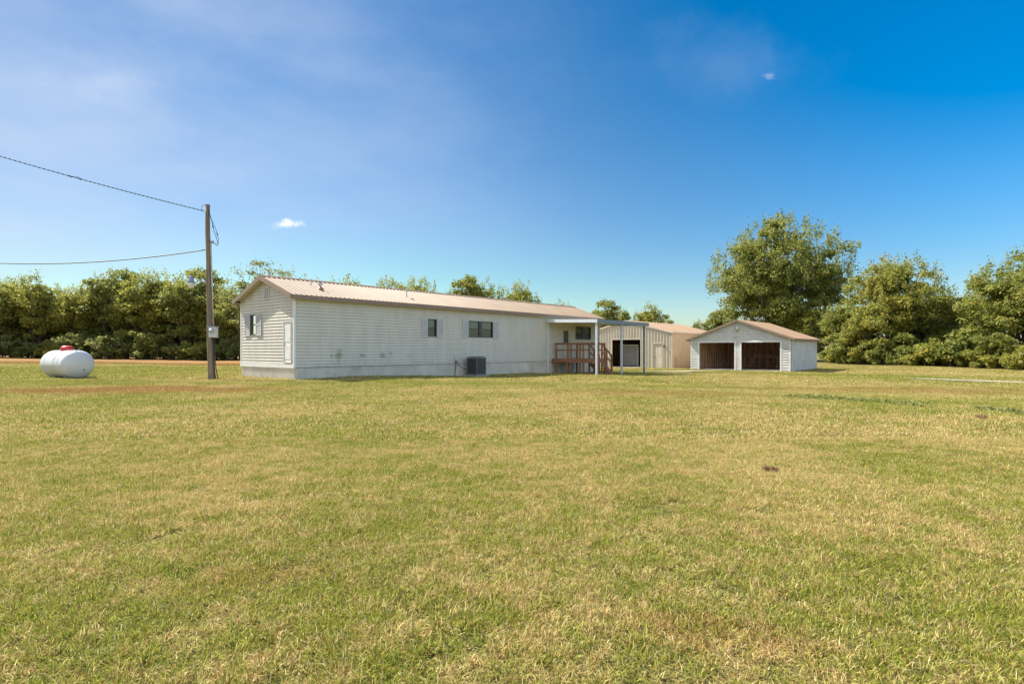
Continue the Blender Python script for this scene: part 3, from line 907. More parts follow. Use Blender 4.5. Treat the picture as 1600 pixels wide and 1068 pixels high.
# ------------------------------------------------------------------ metal shed
def build_shed():
    W, L, ze, zr, ov = 9.3, 12.0, 3.2, 4.38, 0.08
    t = thing('metal_shed', 'ivory ribbed metal shed with open bay and low peach roof', 'shed', SHED, ANG)
    def top(a): return ze + (zr - ze) * (1 - abs(a - W / 2) / (W / 2)) - 0.02
    bay = (3.13, 6.11, -1.0, 2.58); door = (0.92, 1.94, -1.0, 2.28)
    m = MB(face_end); ribbed_wall(m, 0, W, -0.3, top, [bay, door], 0.30, 0.045, 0.13); m.build('wall', M_SHED, t, fix=False)
    m = MB(face_front); ribbed_wall(m, 0, L, -0.3, lambda a: ze, (), 0.30, 0.02, 0.09); m.build('wall', M_SHEDSIDE, t, fix=False)
    m = MB(lambda a, b, z: (a, W + b, z)); ribbed_wall(m, 0, L, -0.3, lambda a: ze, (), 0.30, 0.02, 0.09); m.build('wall', M_SHEDSIDE, t, fix=False)
    m = MB(lambda a, b, z: (L + b, a, z)); ribbed_wall(m, 0, W, -0.3, top, (), 0.30, 0.02, 0.09); m.build('wall', M_SHED, t, fix=False)
    m = MB(); roof_slope(m, -ov, L + ov, -ov, ze, W / 2, zr, 0.3, 0.02); roof_slope(m, -ov, L + ov, W + ov, ze, W / 2, zr, 0.3, 0.02)
    rf = m.build('roof', M_GROOF, t, fix=False)
    m = MB()
    for ye in (-ov, W + ov):
        m.beam((-ov - 0.03, ye, ze - 0.03), (-ov - 0.03, W / 2, zr - 0.03), 0.03, 0.14)
    m.box(-ov, L + ov, -ov - 0.03, -ov - 0.004, ze - 0.10, ze + 0.02)
    m.build('rake_trim', mat('cream_trim', (0.66, 0.58, 0.46), 0.5), rf)
    m = MB(face_end); m.box(0.0, 0.12, 0.002, 0.06, -0.2, ze); m.build('corner_trim', M_SHED, t)
    m = MB(face_end)
    m.box(bay[0] - 0.1, bay[0], 0.0, 0.06, -0.2, bay[3] + 0.1); m.box(bay[1], bay[1] + 0.1, 0.0, 0.06, -0.2, bay[3] + 0.1)
    m.box(bay[0] - 0.1, bay[1] + 0.1, 0.0, 0.062, bay[3], bay[3] + 0.1)
    m.build('bay_trim', M_SHED, t)
    # man door
    m = MB(face_end); m.box(1.0, 1.86, -0.05, -0.01, 0.02, 2.02)
    for c0, c1 in ((0.25, 0.9), (1.05, 1.85)):
        for a0, a1 in ((1.1, 1.38), (1.48, 1.76)): m.box(a0, a1, -0.0098, 0.0, c0, c1)
    dr = m.build('door', M_DOORTAN, t)
    m = MB(face_end); m.box(0.92, 1.0, -0.08, 0.06, 0, 2.28); m.box(1.86, 1.94, -0.08, 0.06, 0, 2.28); m.box(1.0, 1.86, -0.08, 0.06, 2.18, 2.28); m.box(1.0, 1.86, -0.08, -0.02, 2.02, 2.18)
    m.build('door_frame', M_SHED, dr)
    m = MB(face_end); m.tube([(1.78, -0.01, 1.0), (1.78, 0.06, 1.0)], 0.035, 8); m.build('handle', M_RUST, dr)
    m = MB(face_end); m.box(0.72, 0.80, 0.02, 0.10, 1.98, 2.06); m.lathe([(0.03, 0), (0.07, 0.03), (0.06, 0.14), (0.02, 0.17)], 10, (0.76, 0.13, 1.85)); m.build('wall_lamp', M_DARKFRAME, t)
    # inside: frame columns, girts, slab
    m = MB(); m.box(0.1, L - .1, 0.1, W - .1, -0.3, 0.03); m.build('floor_slab', M_CONCRETE, t)
    for y in (2.9, 6.35):
        m = MB(); m.box(2.0, 2.15, y, y + 0.15, 0.03, 3.2); m.build('column', M_RUST, t)
    for z in (0.9, 1.7, 2.5):
        m = MB(); m.box(L - 0.2, L - 0.1, 0.15, W - 0.15, z, z + 0.1); m.build('girt', M_GALV, t)


build_shed()


def shed_pt(x, y, z):
    return SHED + U * x + V * y + Vector((0, 0, z))


def build_shed_contents():
    p = shed_pt(1.2, 4.95, 0.03)
    t = thing('partition_panel', 'plain grey board panel standing inside the open bay of the shed', 'panel', p, ANG)
    m = MB(); m.box(0, 0.04, -0.95, 1.0, 0.08, 2.05); m.build('board', M_GREYPANEL, t)
    m = MB(); m.box(-0.03, -0.002, -0.95, -0.87, 0, 2.1); m.box(-0.03, -0.002, 0.92, 1.0, 0, 2.1); m.box(-0.03, -0.002, -0.87, 0.92, 2.0, 2.1)
    m.build('frame', M_SHED, t)
    for y in (-0.85, 0.85):
        m = MB(); m.box(-0.25, 0.3, y - 0.03, y + 0.03, 0, 0.08); m.build('foot', M_RUST, t)
    p = shed_pt(2.6, 3.35, 0.03)
    t = thing('garden_tractor', 'small red garden tractor parked in the dark shed bay', 'tractor', p, ANG)
    m = MB(); m.box(-0.25, 0.65, -0.28, 0.28, 0.35, 0.80); m.build('hood', M_RED, t, bevel=0.06)
    m = MB(); m.box(0.65, 1.6, -0.42, 0.42, 0.30, 0.45); m.box(0.95, 1.65, -0.45, -0.25, 0.45, 0.62); m.box(0.95, 1.65, 0.25, 0.45, 0.45, 0.62); m.build('body', M_RED, t, bevel=0.03)
    m = MB(); m.box(1.0, 1.4, -0.22, 0.22, 0.62, 0.72); m.box(1.38, 1.48, -0.22, 0.22, 0.70, 1.05); m.build('seat', M_TYRE, t, bevel=0.03)
    m = MB(); m.tube([(0.66, 0, 0.7), (0.85, 0, 1.0)], 0.02, 6); m.tube([(0.85 + 0.15 * math.sin(a) * .5, 0.17 * math.cos(a), 1.0 + 0.15 * math.sin(a) * .6) for a in np.linspace(0, 2 * math.pi, 17)], 0.015, 6, False); m.build('steering_wheel', M_TYRE, t)
    for x, r, w in ((0.0, 0.2, 0.14), (1.3, 0.28, 0.2)):
        for s in (-1, 1):
            m = MB(); m.lathe([(r * .5, 0), (r * .95, 0.01), (r, 0.04), (r, w - .04), (r * .95, w - .01), (r * .5, w)], 18, (x, s * 0.45 - w / 2, r), 'y')
            m.build('wheel', M_TYRE, t)


build_shed_contents()


# ------------------------------------------------------------------ garage
def build_garage():
    W, D, ze, zr, ov = 7.8, 8.0, 2.48, 4.02, 0.32
    t = thing('open_garage', 'pale sided two bay garage with open fronts and a peach gable roof', 'garage', GARAGE, ANG)
    pitch = (zr - ze) / (W / 2 + ov)
    zw = ze + pitch * ov - 0.03
    F = lambda e, b, z: (-b, -e, z)                       # front: e runs right along the front
    def ext(z):
        if z <= zw: return (0, W)
        d = (z - zw) / pitch
        return (min(d, W / 2), max(W - d, W / 2))
    bays = [(0.74, 3.62, -1.0, 2.22), (4.16, 7.05, -1.0, 2.22)]
    m = MB(F); lap_wall(m, -0.1, zr - 0.05, 0.20, ext, bays, 0.05); m.build('wall', M_GSIDING, t, fix=False)
    m = MB(lambda a, b, z: (a, -W - b, z)); lap_wall(m, 0.06, zw, 0.20, lambda z: (0, D), (), 0.05); m.build('wall', M_GSIDING, t, fix=False)
    m = MB(lambda a, b, z: (a, b, z)); lap_wall(m, 0.06, zw, 0.20, lambda z: (0, D), (), 0.05); m.build('wall', M_GSIDING, t, fix=False)
    m = MB(lambda e, b, z: (D + b, -e, z)); lap_wall(m, 0.06, zr - .05, 0.20, ext, (), 0.035); m.build('wall', M_GSIDING, t, fix=False)
    m = MB(); m.box(0.05, D - 0.01, -W + 0.01, -0.01, -0.4, 0.055); m.build('floor_slab', M_CONCRETE, t)
    # stud walls inside
    m = MB()
    m.box(0.05, D - 0.12, -0.05, -0.02, 0.06, zw); m.box(0.05, D - .12, -W + 0.02, -W + 0.05, 0.06, zw); m.box(D - 0.12, D - 0.08, -W + 0.05, -0.05, 0.06, zw)
    m.box(0.05, 0.07, -W + .05, -.05, 2.3, zw)
    m.build('lining_boards', M_OLDWOOD, t)
    m = MB()
    for k in range(16):
        x = 0.2 + k * 0.55
        if x < D - 0.3:
            m.box(x, x + 0.10, -0.17, -0.052, 0.06, zw - 0.09); m.box(x, x + 0.10, -W + 0.052, -W + 0.17, 0.06, zw - 0.09)
        y = -0.3 - k * 0.5
        if y > -W + 0.3: m.box(D - 0.24, D - 0.122, y - 0.09, y, 0.06, zw - 0.09)
    m.box(0.2, D - 0.25, -0.14, -0.05, zw - 0.09, zw); m.box(D - .21, D - .12, -W + .15, -.15, zw - 0.09, zw)
    for k in range(10):
        x = 0.5 + k * 0.8
        m.box(x, x + 0.04, -W + 0.1, -0.1, zw - 0.02, zw + 0.12)
    m.build('studs', M_STUD, t)
    for e in (2.75, 3.95):
        m = MB(); m.box(D - 0.30, D - 0.245, -e - 0.05, -e + 0.05, 1.22, 1.36); m.build('outlet_box', M_TRIM, t)
    # roof
    m = MB(); roof_slope(m, -ov, D + ov, ov, ze, -W / 2, zr, 0.3, 0.012); roof_slope(m, -ov, D + ov, -W - ov, ze, -W / 2, zr, 0.3, 0.012)
    rf = m.build('roof', M_GROOF, t, fix=False)
    m = MB()
    for ye in (ov, -W - ov): m.beam((-ov - 0.02, ye, ze - 0.05), (-ov - 0.02, -W / 2, zr - 0.05), 0.03, 0.15)
    m.box(-ov, D + ov, -W - ov - 0.03, -W - ov - 0.004, ze - 0.12, ze + 0.01); m.box(-ov, D + ov, ov + 0.004, ov + 0.03, ze - 0.12, ze + 0.01)
    m.build('fascia', M_FASCIA, rf)
    # white trim round the bays and corners
    m = MB(F)
    for b in bays:
        m.box(b[0] - 0.11, b[0], -0.06, 0.055, -0.05, 2.22); m.box(b[1], b[1] + 0.11, -0.06, 0.055, -0.05, 2.22)
        m.box(b[0] - 0.11, b[1] + 0.11, -0.06, 0.056, 2.22, 2.32)
    m.build('bay_trim', M_TRIM, t)
    for e in (0.0, W - 0.09):
        m = MB(F); m.box(e, e + 0.09, 0.0, 0.053, -0.05, zw); m.build('corner_board', M_TRIM, t)
    m = MB(F); m.box(3.84, 3.94, 0.02, 0.06, 3.10, 3.34); b = m.build('flood_light', M_YELLOW, t)
    m = MB(F); m.lathe([(0.02, 0.0), (0.10, 0.03), (0.11, 0.16), (0.05, 0.22)], 12, (3.89, 0.15, 3.26)); m.build('lamp_head', M_TRIM, b)
    m = MB(F); m.lathe([(0.03, 0.0), (0.08, 0.04), (0.08, 0.12), (0.03, 0.16)], 12, (3.89, 0.15, 3.06)); m.build('lamp_shade', M_YELLOW, b)
    # workbench standing in the far bay
    p = GARAGE + U * (D - 1.0) - V * 4.6 + Vector((0, 0, 0.056))
    t2 = thing('workbench', 'brown wooden workbench against the back wall inside the garage', 'workbench', p, ANG)
    y0, y1 = -2.9, 1.8
    m = MB(); m.box(-0.38, 0.35, y0, y1, 0.86, 0.95); m.build('benchtop', M_BENCH, t2)
    m = MB(); m.box(-0.36, 0.3, y0, y1, 0.44, 0.50); m.build('shelf', M_BENCH, t2)
    for y in (-2.88, -2.05, -1.22, -0.42, 0.42, 1.05, 1.70):
        for x in (-0.36, 0.24):
            m = MB(); m.box(x, x + 0.09, y, y + 0.10, 0, 0.86); m.build('leg', M_BENCH, t2)
    m = MB(); m.box(0.10, 0.34, -0.2, y1, 1.08, 1.14); m.box(0.30, 0.34, y0, y1, 0.952, 1.08); m.build('ledge', M_BENCH, t2)


build_garage()


# ------------------------------------------------------------------ propane tank
def build_tank():
    cx, cy = -19.82, 25.4
    t = thing('propane_tank', 'white propane tank with a red dome cover sitting on the lawn', 'propane tank', (cx, cy, gz(cx, cy)), ANG + R(6))
    r, L = 0.62, 3.15
    prof = []
    hd = 0.38
    for k in range(13):
        a = math.pi / 2 * k / 12
        prof.append((max(0.004, r * math.sin(a) ** 0.9), -L / 2 + hd * (1 - math.cos(a))))
    prof2 = [(q[0], -q[1]) for q in prof[::-1]]
    m = MB(); m.lathe(prof + prof2, 48, (0, 0, r - 0.01), 'y'); m.build('tank_shell', M_TANK, t, smooth=True)
    for y in (-0.80, 0.80):
        m = MB(); m.tube([(r * 1.003 * math.sin(a), y, r - 0.01 + r * 1.003 * math.cos(a)) for a in np.linspace(0, 2 * math.pi, 49)], 0.008, 6, False)
        m.build('weld_seam', M_TANK, t, smooth=True)
    m = MB(); m.lathe([(0.225, -0.03), (0.24, 0.0), (0.24, 0.10), (0.225, 0.165), (0.165, 0.205), (0.05, 0.222), (0.004, 0.224)], 28, (0, 0, 2 * r - 0.03))
    d = m.build('dome_cover', M_RED, t, smooth=True)
    m = MB(); m.box(0.225, 0.262, -0.06, 0.06, 2 * r - 0.03, 2 * r + 0.05); m.build('hinge', M_GALV, d)
    for y in (-0.7, 0.7):
        for x in (-0.25, 0.25):
            m = MB(); m.box(x - 0.06, x + 0.06, y - 0.1, y + 0.1, -0.08, 0.08); m.build('foot', M_TANK, t)
    m = MB()
    m.box(0.10, 0.14, -L / 2 + 0.01, -L / 2 + 0.03, 0.36, 0.42)
    m.build('drain_plug', M_RUST, t)
    m = MB(); m.tube([(-0.22, -L / 2 + 0.065, 0.47), (0.05, -L / 2 + 0.02, 0.45), (0.10, -L / 2 + 0.018, 0.44)], 0.008, 5); m.build('scratch', M_GREYPANEL, t)


build_tank()


# ------------------------------------------------------------------ utility pole and its wires
POLE_Y = 24.2
PB = Vector((-12.77, POLE_Y, 0)); PT = Vector((-12.93, POLE_Y, 7.40))


def pole_at(z): return PB.lerp(PT, z / 7.4)


def build_pole():
    t = thing('utility_pole', 'weathered wooden utility pole with a yard lamp and meter box', 'utility pole', PB)
    loc = lambda x, y, z: Vector((x, y, z)) - PB
    m = MB()
    path = [PB + Vector((0, 0, -0.3))] + [pole_at(7.4 * k / 12) + Vector((0.012 * math.sin(k * 1.7), 0, 0)) for k in range(13)]
    m.tube([p - PB for p in path], [0.133] + [0.132 - 0.043 * k / 12 for k in range(13)], 18)
    m.build('shaft', M_POLE, t, smooth=True)
    ax = lambda z, dx, dy=0.0: pole_at(z) + Vector((dx, dy, 0)) - PB
    # lamp
    m = MB(); m.tube([ax(4.05, -0.10), ax(4.15, -0.3), ax(4.24, -0.55), ax(4.24, -0.70)], 0.02, 8)
    arm = m.build('lamp_arm', M_GALV, t, smooth=True)
    o = ax(4.10, -0.76)
    m = MB(); m.lathe([(0.05, 0.27), (0.075, 0.25), (0.08, 0.12), (0.12, 0.08), (0.135, -0.02)], 18, o); hd = m.build('lamp_hood', M_BLUECAP, arm, smooth=True)
    m = MB(); m.lathe([(0.13, -0.021), (0.128, -0.08), (0.11, -0.20), (0.09, -0.24), (0.005, -0.245)], 18, o); m.build('lamp_bowl', M_LENS, arm, smooth=True)
    # meter box and conduits
    m = MB(); q = ax(1.98, 0.17, -0.08); m.box(q.x - 0.13, q.x + 0.17, q.y - 0.14, q.y + 0.10, q.z - 0.22, q.z + 0.22)
    bx = m.build('meter_box', M_BOXGREY, t, bevel=0.015)
    m = MB(lambda a, b, c: (q.x + a, q.y - b, q.z + c)); m.lathe([(0.09, 0.14), (0.09, 0.2), (0.075, 0.25), (0.02, 0.27)], 16, (0.02, 0, 0.06), 'y'); m.build('meter_dial', M_GALV, bx, smooth=True)
    m = MB(); m.box(q.x - 0.15, q.x + 0.19, q.y - 0.16, q.y + 0.11, q.z + 0.222, q.z + 0.245); m.build('box_lid', M_BOXGREY, bx)
    m = MB(); m.tube([ax(2.18, 0.155, -0.03), ax(4.0, 0.145, -0.03), ax(5.72, 0.13, -0.03), ax(5.80, 0.15, -0.04)], 0.03, 8); m.build('conduit', M_GALV, t, smooth=True)
    m = MB(); m.lathe([(0.03, 0), (0.07, 0.03), (0.075, 0.09), (0.02, 0.13)], 10, ax(5.74, 0.20, -0.04)); m.build('weather_head', M_GALV, t, smooth=True)
    m = MB(); m.tube([ax(1.80, 0.16, -0.06), ax(0.9, 0.155, -0.05), ax(0.45, 0.17, -0.05), ax(-0.05, 0.21, -0.05)], 0.03, 8); m.tube([ax(1.7, 0.19, -0.02), ax(0.8, 0.20, -0.02), ax(0.4, 0.25, -0.05), ax(-0.05, 0.34, -0.06)], 0.02, 8)
    m.build('ground_conduit', M_WIRE, t, smooth=True)
    # drip loops at the top
    m = MB()
    m.tube([ax(7.15, -0.09), ax(7.30, 0.05, -0.12), ax(7.0, 0.13, -0.08), ax(6.75, 0.17), ax(6.35, 0.34), ax(5.95, 0.44), ax(5.72, 0.42), ax(5.66, 0.36), ax(5.78, 0.25)], 0.011, 6)
    m.tube([ax(7.02, 0.10, -0.05), ax(6.7, 0.19, -0.03), ax(6.3, 0.27, -0.03), ax(5.98, 0.37, -0.03), ax(5.80, 0.42, -0.03), ax(5.68, 0.40, -0.03), ax(5.78, 0.24, -0.03)], 0.011, 6)
    m.tube([ax(7.38, -0.02, -0.09), ax(7.36, -0.2), ax(7.22, -0.24), ax(7.12, -0.22)], 0.009, 6)
    m.tube([ax(6.52, 0.22, -0.03), ax(6.40, 0.245, -0.03)], 0.022, 6); m.tube([ax(6.22, 0.375), ax(6.10, 0.405)], 0.022, 6)
    m.build('drip_loop', M_WIRE, t, smooth=True)
    m = MB(); m.tube([ax(7.12, -0.08), ax(7.13, -0.16)], 0.03, 8); m.build('insulator', M_BOXGREY, t)
    m = MB(); m.tube([ax(5.47, -0.09), ax(5.48, -0.15)], 0.025, 8); m.build('insulator', M_BOXGREY, t)


def build_wires():
    def cable(name, p, q, sag, r, label, twist=0.0, nodes=130):
        m = MB(); pts = []
        for k in range(nodes + 1):
            f = k / nodes
            c = p.lerp(q, f); c.z -= sag * 4 * f * (1 - f); pts.append(c)
        m.tube(pts, r, 6)
        if twist:
            for ph in (0.0, math.pi):
                w = []
                for k in range(nodes * 6 + 1):
                    f = k / (nodes * 6); c = p.lerp(q, f); c.z -= sag * 4 * f * (1 - f)
                    a = f * twist + ph
                    w.append(c + Vector((0.3 * math.cos(a), math.cos(a), math.sin(a))) * r * 1.15)
                m.tube(w, r * 0.8, 5)
        o = m.build(name, M_WIRE, None, smooth=True)
        tag(o, label, 'cable', 'overhead cables to the pole')
        return o
    c = cable('power_cable', pole_at(7.13) + Vector((-0.16, 0, 0)), Vector((-32.0, 17.0, 12.6)), 0.42, 0.011, 'twisted black service cable rising from the top of the utility pole', 420.0)
    cable('phone_cable', pole_at(5.48) + Vector((-0.15, 0, 0)), Vector((-38.0, 30.0, 7.6)), 1.13, 0.022, 'lower single grey cable sagging from the middle of the utility pole')
    a = pole_at(7.13) + Vector((-0.16, 0, 0)); b = Vector((-32.0, 17.0, 12.6))

    def at(f):
        q = a.lerp(b, f); q.z -= 0.42 * 4 * f * (1 - f); return q
    for f0, f1, dz in ((0.212, 0.217, 0.0), (0.231, 0.236, 0.0)):
        m = MB(); m.tube([at(f0), at((f0 + f1) / 2), at(f1)], [0.02, 0.032, 0.02], 8); m.build('splice', M_WIRE, c, smooth=True)
    m = MB(); m.tube([at(0.2145) + Vector((0, 0, .02)), at(0.219) + Vector((0, 0, .06)), at(0.224) + Vector((0, 0, .05)), at(0.229) + Vector((0, 0, -.03)), at(0.233)], 0.010, 6); m.build('jumper', M_WIRE, c, smooth=True)
    return c


build_pole()
build_wires()

# stake beside the shed, clumps on the lawn
p = Vector((14.45, 50.35, 0)); p.z = gz(p.x, p.y)
t = thing('wooden_stake', 'thin dark wooden stake upright at the corner of the tan shed wall', 'stake', p)
m = MB(); m.tube([(0, 0, -0.2), (0.01, 0, 0.5), (0.0, 0, 1.0)], [0.05, 0.048, 0.045], 8); m.build('shaft', M_POLE, t)
m = MB(); m.tube([(0, 0, 1.0), (0, 0, 1.03)], [0.052, 0.03], 8); m.build('cap', M_RUST, t)


def clump(x, y, size, label, seed):
    rng = random.Random(seed)
    m = MB()
    for k in range(90):
        a = rng.uniform(0, 2 * math.pi); rr = size * 0.5 * math.sqrt(rng.random())
        p0 = Vector((rr * math.cos(a), rr * math.sin(a) * .7, rng.uniform(0, size * 0.16)))
        d = Vector((rng.uniform(-1, 1), rng.uniform(-1, 1), rng.uniform(-.15, .6))).normalized() * size * rng.uniform(.2, .42)
        m.tube([p0, p0 + d * .5 + Vector((0, 0, size * .05)), p0 + d], [0.004, 0.0045, 0.001], 4)
    m.lathe([(0.001, size * .2), (size * .22, size * .16), (size * .38, size * .06), (size * .42, -0.02)], 12)
    o = m.build('thatch_clump', M_DEADCLUMP)
    o.location = (x, y, gz(x, y) + 0.015); o.rotation_euler = (0, 0, rng.uniform(0, 6))
    tag(o, label, 'grass clump', 'dead clumps on the lawn')


clump(2.62, 5.78, 0.13, 'brown clump of dead thatch alone on the open lawn', 1)
clump(8.35, 10.15, 0.17, 'reddish brown dead clump just below the green weedy strip of the lawn', 4)


# ------------------------------------------------------------------ vegetation
def leaf_mesh(name, centres, sizes, rng, material, up=0.35):
    """one diamond-like folded leaf spray per centre"""
    n = len(centres)
    nrm = rng.normal(size=(n, 3)); nrm[:, 2] += up * 2; nrm /= np.linalg.norm(nrm, axis=1)[:, None]
    ref = rng.normal(size=(n, 3)); t = np.cross(nrm, ref); t /= np.linalg.norm(t, axis=1)[:, None] + 1e-9
    b = np.cross(nrm, t)
    s = sizes[:, None]
    co = np.stack([centres - t * s * .62, centres - b * s * .36 + nrm * s * .10, centres + t * s * .62, centres + b * s * .36 + nrm * s * .10], 1).reshape(-1, 3)
    f = np.arange(4 * n, dtype=np.int32).reshape(n, 4)
    me = mesh_np(name, co, f)
    for an in ('rnd', 'rndb'):
        a = me.attributes.new(an, 'FLOAT', 'FACE'); a.data.foreach_set('value', rng.random(n).astype(np.float32))
    me.materials.append(material)
    return me


def crown_clusters(rng, n, cz, rx, rz, hollow=0.55, lump=0.22, flat=0.0, seed=0):
    """cluster centres spread through a lumpy ellipsoid, more of them near its skin"""
    out = []
    while len(out) < n:
        d = rng.normal(size=3); d /= np.linalg.norm(d)
        if d[2] < -0.75: continue
        k = 1 + lump * 2.0 * mnoise.noise(Vector(d * 1.9 + seed * 7.3)) + lump * mnoise.noise(Vector(d * 4.5 + seed * 3.1))
        r = (hollow + (1 - hollow) * rng.random() ** 0.6) if rng.random() < 0.82 else rng.random() * hollow
        p = d * r * k * np.array([rx, rx, rz]); p[2] += cz
        out.append(p)
    return np.array(out)


def make_tree_meshes(seed, H, rx, base, n_clusters, per, leaf, csize, material, trunk_r=0.22, lump=0.22, limbs=14, forks=1, hollow=0.5):
    rng = np.random.default_rng(seed)
    cz = (H + base) / 2; rz = (H - base) / 2
    cl = crown_clusters(rng, n_clusters, cz, rx * 0.9, rz * 0.92, hollow, lump, seed=seed)
    cen = []; siz = []
    for c in cl:
        m = int(per * rng.uniform(0.5, 1.5)); r = csize * rng.uniform(0.6, 1.35)
        q = rng.normal(size=(m, 3)); q /= np.linalg.norm(q, axis=1)[:, None]
        q *= (rng.random(m) ** 0.45)[:, None] * r * np.array([1.15, 1.15, 0.62])
        cen.append(c + q); siz.append(leaf * rng.uniform(0.6, 1.4, m))
    # stray sprigs that break the outline
    k = n_clusters
    d = rng.normal(size=(k, 3)); d[:, 2] = np.abs(d[:, 2]) * 0.9; d /= np.linalg.norm(d, axis=1)[:, None]
    tips = d * np.array([rx, rx, rz]) * rng.uniform(0.90, 1.13, k)[:, None] + np.array([0, 0, cz])
    for c in tips:
        m = int(per * 0.16); q = rng.normal(size=(m, 3)) * csize * np.array([0.16, 0.16, 0.42])
        cen.append(c + q); siz.append(leaf * rng.uniform(0.5, 1.0, m))
    cen = np.concatenate(cen); siz = np.concatenate(siz)
    keep = cen[:, 2] > 0.25
    crown = leaf_mesh('crown', cen[keep], siz[keep], rng, material)
    # trunk with limbs
    m = MB(); r2 = random.Random(seed)
    top = Vector((r2.uniform(-.3, .3), r2.uniform(-.3, .3), H * 0.82))
    stems = []
    for f in range(forks):
        a = r2.uniform(0, 6.28); off = 0.0 if forks == 1 else rx * 0.30
        tp = Vector((math.cos(a) * off, math.sin(a) * off, H * r2.uniform(.72, .88)))
        bs = Vector((math.cos(a) * off * .12, math.sin(a) * off * .12, -0.3))
        path = [bs.lerp(tp, j / 7) + Vector((r2.uniform(-.12, .12), r2.uniform(-.12, .12), 0)) * (H / 10) * (0 if j == 0 else 1) for j in range(8)]
        stems.append(path)
        m.tube(path, [trunk_r * (1.25 if j == 0 else 1 - 0.12 * j) for j in range(8)], 8)
    for i in range(limbs):
        c = Vector(cl[r2.randrange(len(cl))]); path = r2.choice(stems)
        j = min(6, max(1, int(7 * (c.z - 0.25 * H) / H))); s = path[j]
        mid = s.lerp(c, 0.5) + Vector((r2.uniform(-.3, .3), r2.uniform(-.3, .3), -0.25 + r2.uniform(-.2, .2)))
        rr = trunk_r * (0.55 - 0.05 * j)
        m.tube([s, s.lerp(mid, .5) + Vector((0, 0, .05)), mid, c], [rr, rr * .8, rr * .55, rr * .2], 6)
        for z in range(2):
            e = c + Vector((r2.uniform(-1, 1), r2.uniform(-1, 1), r2.uniform(-.2, .8))) * csize * 1.1
            m.tube([mid, mid.lerp(e, .5) + Vector((0, 0, .1)), e], [rr * .4, rr * .3, rr * .08], 5)
    me = bpy.data.meshes.new('trunk'); me.from_pydata(m.v, [], m.f)
    me.polygons.foreach_set('use_smooth', [True] * len(me.polygons)); me.materials.append(M_BARK)
    return crown, me


def place_plant(name, meshes, names, x, y, s, rz, label, cat, group=None, sz=None):
    t = thing(name, label, cat, (x, y, gz(x, y)), rz, group)
    t.scale = (s, s, sz or s)
    for me, nm in zip(meshes, names):
        o = bpy.data.objects.new(nm, me); COL.objects.link(o); o.parent = t
    return t


def make_bush_meshes(seed, H, rx, n_clusters, per, leaf, csize, material):
    rng = np.random.default_rng(seed)
    cl = crown_clusters(rng, n_clusters, H * 0.42, rx * .9, H * 0.52, 0.45, 0.3, seed=seed)
    cl = cl[cl[:, 2] > 0.15]
    cen = []; siz = []
    for c in cl:
        m = int(per * rng.uniform(.5, 1.5)); r = csize * rng.uniform(.6, 1.3)
        q = rng.normal(size=(m, 3)); q /= np.linalg.norm(q, axis=1)[:, None]
        q *= (rng.random(m) ** 0.45)[:, None] * r * np.array([1.1, 1.1, .75])
        cen.append(c + q); siz.append(leaf * rng.uniform(.6, 1.4, m))
    cen = np.concatenate(cen); siz = np.concatenate(siz); keep = cen[:, 2] > 0.02
    fol = leaf_mesh('foliage', cen[keep], siz[keep], rng, material)
    m = MB(); r2 = random.Random(seed)
    for i in range(8):
        c = Vector(cl[r2.randrange(len(cl))]); b = Vector((r2.uniform(-.3, .3) * rx, r2.uniform(-.3, .3) * rx, -0.1))
        m.tube([b, b.lerp(c, .5) + Vector((0, 0, .15)), c], [0.045, 0.03, 0.01], 5)
    me = bpy.data.meshes.new('stem'); me.from_pydata(m.v, [], m.f); me.materials.append(M_BARK)
    return fol, me


ORD = 'first second third fourth fifth sixth seventh eighth ninth tenth eleventh twelfth thirteenth fourteenth fifteenth sixteenth seventeenth eighteenth nineteenth twentieth'.split()
ORD += ['twenty-' + w for w in ORD[:9]] + ['thirtieth'] + ['thirty-' + w for w in ORD[:9]]
TN = ('crown', 'trunk'); BN = ('foliage', 'stem')


def at_px(px, Y): return ((px - 800) / FPX * Y, Y)


def top_h(py, Y, px):
    x, y = at_px(px, Y)
    return CAMH + (HZ - py) / FPX * Y - gz(x, y)


